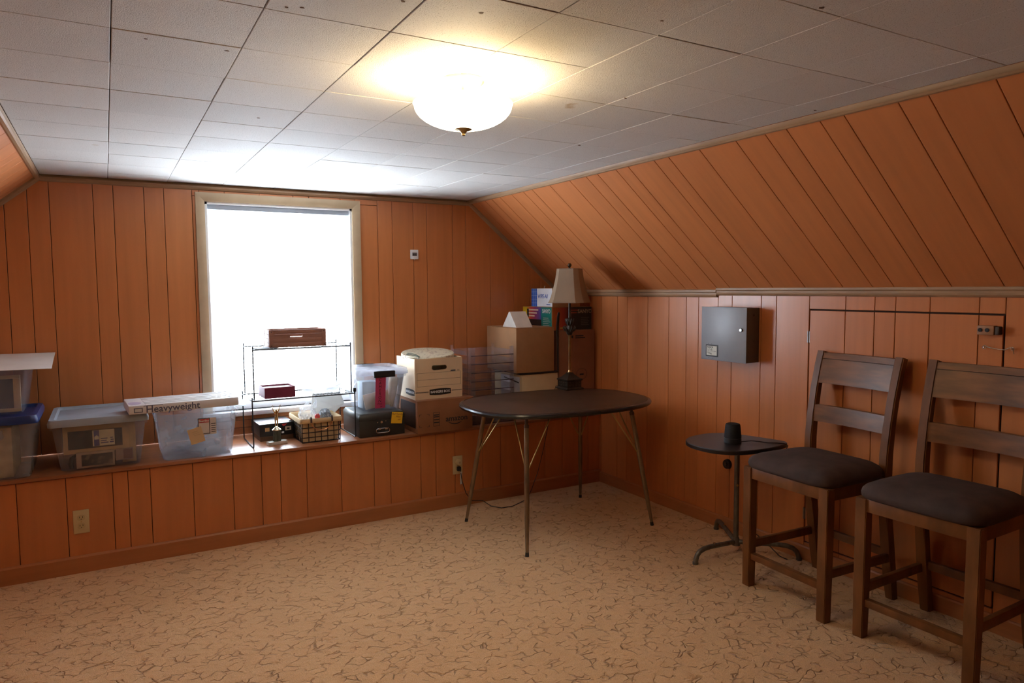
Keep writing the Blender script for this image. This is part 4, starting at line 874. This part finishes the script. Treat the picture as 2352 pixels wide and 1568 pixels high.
g = G(); wall_hole(g, -.050, .056, .183, .214); g.build('front_wall', wcard_m, t, smooth=False)
G().box(-w, w, d-.004, d, 0, h).build('back_wall', wcard_m, t)
for s in (-1, 1): G().box(s*w-(.004 if s > 0 else 0), s*w+(.004 if s < 0 else 0), -d+.004, d-.004, 0, h).build('side_wall', wcard_m, t)
G().box(-w+.004, w-.004, -d+.004, d-.004, 0, .004).build('floor_panel', wcard_m, t)
ring_rect(-w+.014, w-.010, .082, .168, -d, .0012).build('form_lines', ink, t); G().box(-w+.016, w-.012, -d-.0006, -d, .124, .1254).build('form_lines', ink, t)
g = G(); g.loft([[(x, y, z) for x, z in ((.078, .170), (.117, .170), (.117, .178), (.088, .178))] for y in (-d-.0008, -d)]); g.build('tab_mark', mat('blue_grey_print', (.05, .07, .09), .6), t); text('703', .011, ink, t, (.136, -d-.0006, .174), FRONT, shear=.2)
def lozenge(rot, loc):
    g = G(); ps = [(.078*math.cos(a), .0) for a in ()]
    pts_ = [(-.074, -.016), (-.037, -.020), (0, -.021), (.037, -.020), (.074, -.016), (.074, .016), (.037, .020), (0, .021), (-.037, .020), (-.074, .016)]
    g.loft([[(x, y, z) for x, z in pts_] for y in (-.0008, 0)]); o = g.build('name_lozenge', mat('charcoal_print', (.022, .018, .016), .6), t, loc=loc, rot=rot)
    text('BANKERS BOX', .0205, white_m, o, (0, -.0012, 0), FRONT, bold=.0006); return o
lozenge((0, 0, 0), (.008, -d-.0002, .043)); lozenge((0, 0, -PI/2), (-w-.0002, -.075, .043))
for a, b in ((-w+.002, -.072), (.088, w-.002)):
    G().box(a, b, -d-.0006, -d, .0462, .0482).build('print_stripe', ink, t); G().box(a, b, -d-.0006, -d, .0425, .0445).build('print_stripe', mat('blue_grey_print', (.05, .07, .09)), t)
t = thing('round_tin', 'round pale patterned hat tin lying tilted on top of the file box', 'tin', (-1.277, -.355, .9975), 0, None, (math.radians(6.0), math.radians(-2), 0))
G().lathe([(.130, -.058), (.146, -.058), (.150, -.012), (.150, -.006)], n=48).build('body', mat('olive_tin', (.45, .42, .28), .45, var=.1), t)
G().lathe([(.168, -.020), (.173, -.018), (.174, .000), (.170, .006), (.160, .0075)], n=48).build('lid', art('speckled_lid', (.58, .52, .38), (.33, .25, .18), 55, .53), t)
g = G(); g.tube([(-.155, -.02, .010), (-.145, -.06, .016), (-.12, -.09, .010), (-.118, -.128, .012), (-.122, -.145, -.002)], .0028, 6); g.tube([(-.135, .02, .010), (-.128, -.03, .018), (-.108, -.07, .012), (-.112, -.13, .010)], .0028, 6); g.build('cord', mat('dark_green_cord', (.05, .06, .035), .7), t)

# ------------------------------------------------------------------ clear letter trays
tx0, tx1, ty0, ty1 = -1.032, -.708, -.500, -.185; w, d = (tx1-tx0)/2, (ty1-ty0)/2
def tray():
    t = thing('letter_tray', 'clear acrylic letter tray in the tall stack behind the oval table', 'tray', (0, 0, 0), 0, 'stacked clear letter trays')
    G().box(-w, w, -d, d, 0, .0025).build('floor_plate', acryl, t)
    g = G(); g.box(-w, w, -d-.0015, -d, -.0008, .0042); g.build('front_edge', acryl_edge, t)
    for s in (-1, 1):
        G().box(s*w-.0013, s*w+.0013, -d, d, .0026, .030).build('side_wall', acryl, t)
        for q in (-1, 1): G().box(s*w-.0016, s*w+.0016, q*d-(.035 if q > 0 else 0), q*d+(.035 if q < 0 else 0), .030, .0570).build('post', acryl, t)
        G().box(s*w-(.030 if s > 0 else 0), s*w+(.030 if s < 0 else 0), -d, -d+.0022, .0026, .0570).build('post', acryl, t)
    G().box(-w, w, d-.0022, d, .0026, .030).build('back_wall', acryl, t)
    return t
tr0 = tray()
for k in range(9):
    o = tr0 if k == 0 else copy_tree(tr0)
    o.location = ((tx0+tx1)/2, (ty0+ty1)/2, Z0+.0012+.0572*k)
    o['label'] = ('lowest clear acrylic letter tray of the stack behind the oval table', 'clear acrylic letter tray directly on the lowest tray of the stack', 'clear acrylic letter tray, third from the bottom of the stack', 'clear acrylic letter tray, fourth from the bottom of the stack', 'clear acrylic letter tray in the middle of the stack, fifth up', 'clear acrylic letter tray, fourth from the top of the stack', 'clear acrylic letter tray, third from the top of the stack', 'clear acrylic letter tray just under the topmost tray of the stack', 'topmost clear acrylic letter tray of the stack behind the oval table')[k]

# ------------------------------------------------------------------ corner stack
t = thing('lidded_carton', 'cream carton with black lid under the brown cardboard box in corner', 'carton', (-.4925, -.300, Z0)); 
G().box(-.1475, .1475, -.197, .197, 0, .309, .002).build('carton', cream_m, t)
G().box(-.156, .153, -.204, .204, .3092, .3215, .002).build('lid', mat('black_lid', (.016, .014, .014), .4), t)
G().box(-.1484, -.1476, -.165, .10, .02, .29).build('side_label', mat('pale_side_label', (.62, .62, .66), .6, var=.1), t)
g = G(); g.box(-.1492, -.1485, -.13, .08, .262, .270, mtx=Matrix.Rotation(.10, 4, 'X')); g.build('black_band', ink, t)
t = thing('cardboard_box', 'plain brown cardboard box stacked on the cream carton', 'box', (-.5305, -.287, .8375))
G().box(-.155, .155, -.213, .213, 0, .308, .003).build('carton', card_m, t)
for s in (-1, 1): G().box(-.155, .155, s*.107-.106, s*.107+.106, .3082, .311).build('flap', card_m, t)
g = G(); g.loft([[(x, y, z) for y, z in ((-.098, 0), (.098, 0), (.006, .108), (-.006, .108))] for x in (-.06, .07)]); tag(g.build('card_tent', mat('white_tent_card', (.74, .71, .66), .75), loc=(-.590, -.345, 1.149), smooth=False), 'white triangular card tent standing on the plain cardboard box', 'card')
t = thing('large_carton', 'tall brown carton standing on the ledge in the room corner', 'box', (-.183, -.300, Z0))
G().box(-.150, .160, -.198, .198, 0, .603, .003).build('carton', mat('red_brown_card', (.26, .105, .055), .8, var=.08), t)
g = G(); g.tube([(.045+.045*math.cos(a), -.1984, .285+.040*math.sin(a)) for a in [i*2*PI/32 for i in range(32)]], .0010, 5, closed=True); g.build('round_print', ink, t)
for a in ((.028, .062, .276, .288), (-.045, -.030, .548, .566), (-.010, .075, .545, .551), (-.010, .060, .558, .566)): G().box(a[0], a[1], -.1986, -.198, a[2], a[3]).build('print_line', ink, t)
t = thing('electronics_box', 'colourful electronics carton with teal panel on top of tall brown carton', 'box', (-.197, -.262, 1.1185))
def ramp(name, axis, a, b, cols):
    m = bpy.data.materials.new(name); m.use_nodes = True; n = m.node_tree.nodes; l = m.node_tree.links
    tc = n.new('ShaderNodeTexCoord'); sp = n.new('ShaderNodeSeparateXYZ'); l.new(tc.outputs['Object'], sp.inputs[0])
    mr = n.new('ShaderNodeMapRange'); mr.inputs[1].default_value = a; mr.inputs[2].default_value = b; l.new(sp.outputs[axis], mr.inputs[0])
    cr = n.new('ShaderNodeValToRGB'); e = cr.color_ramp.elements
    while len(e) < len(cols): e.new(.5)
    for i, (p_, c) in enumerate(cols): e[i].position = p_; e[i].color = (*c, 1)
    l.new(mr.outputs[0], cr.inputs[0]); b_ = n['Principled BSDF']; l.new(cr.outputs[0], b_.inputs['Base Color']); b_.inputs['Roughness'].default_value = .35; return m
w, d, h = .1730, .200, .166
G().box(-w, w, -d, d, 0, h, .002).build('carton', mat('tan_carton_edge', (.42, .27, .13), .7), t)
lf = G().box(-w-.0008, -w, -.060, .140, .002, h-.002).build('left_print', ramp('print_left', 1, .140, -.060, [(0, (.70, .36, .02)), (.25, (.60, .05, .03)), (.55, (.30, .03, .10)), (1, (.03, .06, .30))]), t)
G().box(-w-.0008, -w, .140, d-.003, .002, h-.002).build('yellow_print', mat('yellow_print', (.72, .55, .02), .5), t)
teal = mat('teal_print', (.0, .22, .19), .4); G().box(-w-.0008, -w, -d+.003, -.060, .002, h-.002).build('teal_print', teal, t)
G().box(-w-.0014, -w-.0008, -.060, .110, .006, .075).build('device_print', mat('device_print', (.012, .012, .016), .3), t)
G().box(-w-.0014, -w-.0008, .112, .138, .09, .150).build('dark_mark', ink, t)
text('SANYO', .040, white_m, t, (-w-.0016, -.129, .135), LEFT, bold=.0010, sx=.80)
for i in range(6): G().box(-w-.0014, -w-.0008, -.180+.012*(i % 3), -.085, .020+.013*i, .025+.013*i).build('print_line', mat('pale_print', (.5, .62, .6), .6), t)
for i, (y0, y1) in enumerate(((-.02, .115), (.0, .115), (.03, .115))): G().box(-w-.0014, -w-.0008, y0, y1, .138-.022*i, .148-.022*i).build('print_line', mat('cream_print', (.75, .62, .45), .6), t)
G().box(-w+.003, w-.003, -d-.0008, -d, .002, h-.002).build('front_print', ramp('print_front', 0, -w, w, [(0, (.50, .13, .02)), (.28, (.33, .03, .02)), (.42, (.05, .012, .014)), (.62, (.012, .018, .020)), (1, (.010, .022, .024))]), t)
text('SANYO', .038, mat('gold_print', (.34, .27, .19), .5), t, (.112, -d-.0012, .132), FRONT, bold=.001)
for a in ((-.02, .05, .138, .146), (-.015, .04, .120, .128)): G().box(a[0], a[1], -d-.0012, -d-.0008, a[2], a[3]).build('print_line', mat('red_print', (.30, .05, .03), .6), t)
for i in range(5): G().box(.078, .150-.01*(i % 2), -d-.0012, -d-.0008, .034+.013*i, .037+.013*i).build('print_line', mat('dim_print', (.10, .12, .12), .6), t)
G().box(-.105, -.065, -d-.0012, -d-.0008, .012, .022).build('print_line', mat('gold_print2', (.5, .32, .06), .5), t)
t = thing('wipes_box', 'white and blue checked wipes carton on top of electronics carton behind lamp', 'box', (-.240, -.312, 1.2855))
w, d, h = .120, .142, .134
G().box(-w, w, -d, d, 0, h, .002).build('carton', card_m, t)
G().box(-w-.0008, -w, -d+.002, .062, .002, h-.002).build('white_print', mat('white_print', (.74, .76, .80), .5), t)
bp2 = G().box(-w-.0008, -w, .062, d-.002, .002, h-.002).build('blue_print', mat('blue_print', (.03, .12, .50), .5), t)
lt = mat('check_line', (.45, .55, .75), .5)
for i in range(1, 5): G().box(-w-.0013, -w-.0008, .062, d-.002, .027*i-.001, .027*i+.001).build('check_line', lt, bp2)
for y in (.088, .115): G().box(-w-.0013, -w-.0008, y-.001, y+.001, .002, h-.002).build('check_line', lt, bp2)
text('WIPE-All', .040, mat('blue_letter', (.03, .10, .40), .5), t, (-w-.0012, .054, .075), LEFT, align='LEFT', bold=.0006, shear=.2, sx=.9)
G().box(-w-.0012, -w-.0008, -.115, -.065, .014, .020).build('print_line', mat('blue_letter', (.03, .1, .4)), t)
G().cyl((-.06, .06, h), (-.055, .058, h+.018), .003, n=8).build('strap_end', paper_m, t)
g = G(); rr = []
for x, z, k in ((-.350, .8395, .55), (-.351, .92, .6), (-.352, 1.02, .7), (-.356, 1.10, 1.0), (-.353, 1.16, 1.05), (-.347, 1.22, 1.0), (-.343, 1.243, .8), (-.342, 1.251, .4)):
    rr.append([(x+.011*k*math.cos(a), -.5085+.0045*math.sin(a), z) for a in [i*2*PI/12 for i in range(12)]])
g.loft(rr); tag(g.build('black_stick', black_m), 'long flat black stick standing between the cardboard box and tall carton', 'stick')
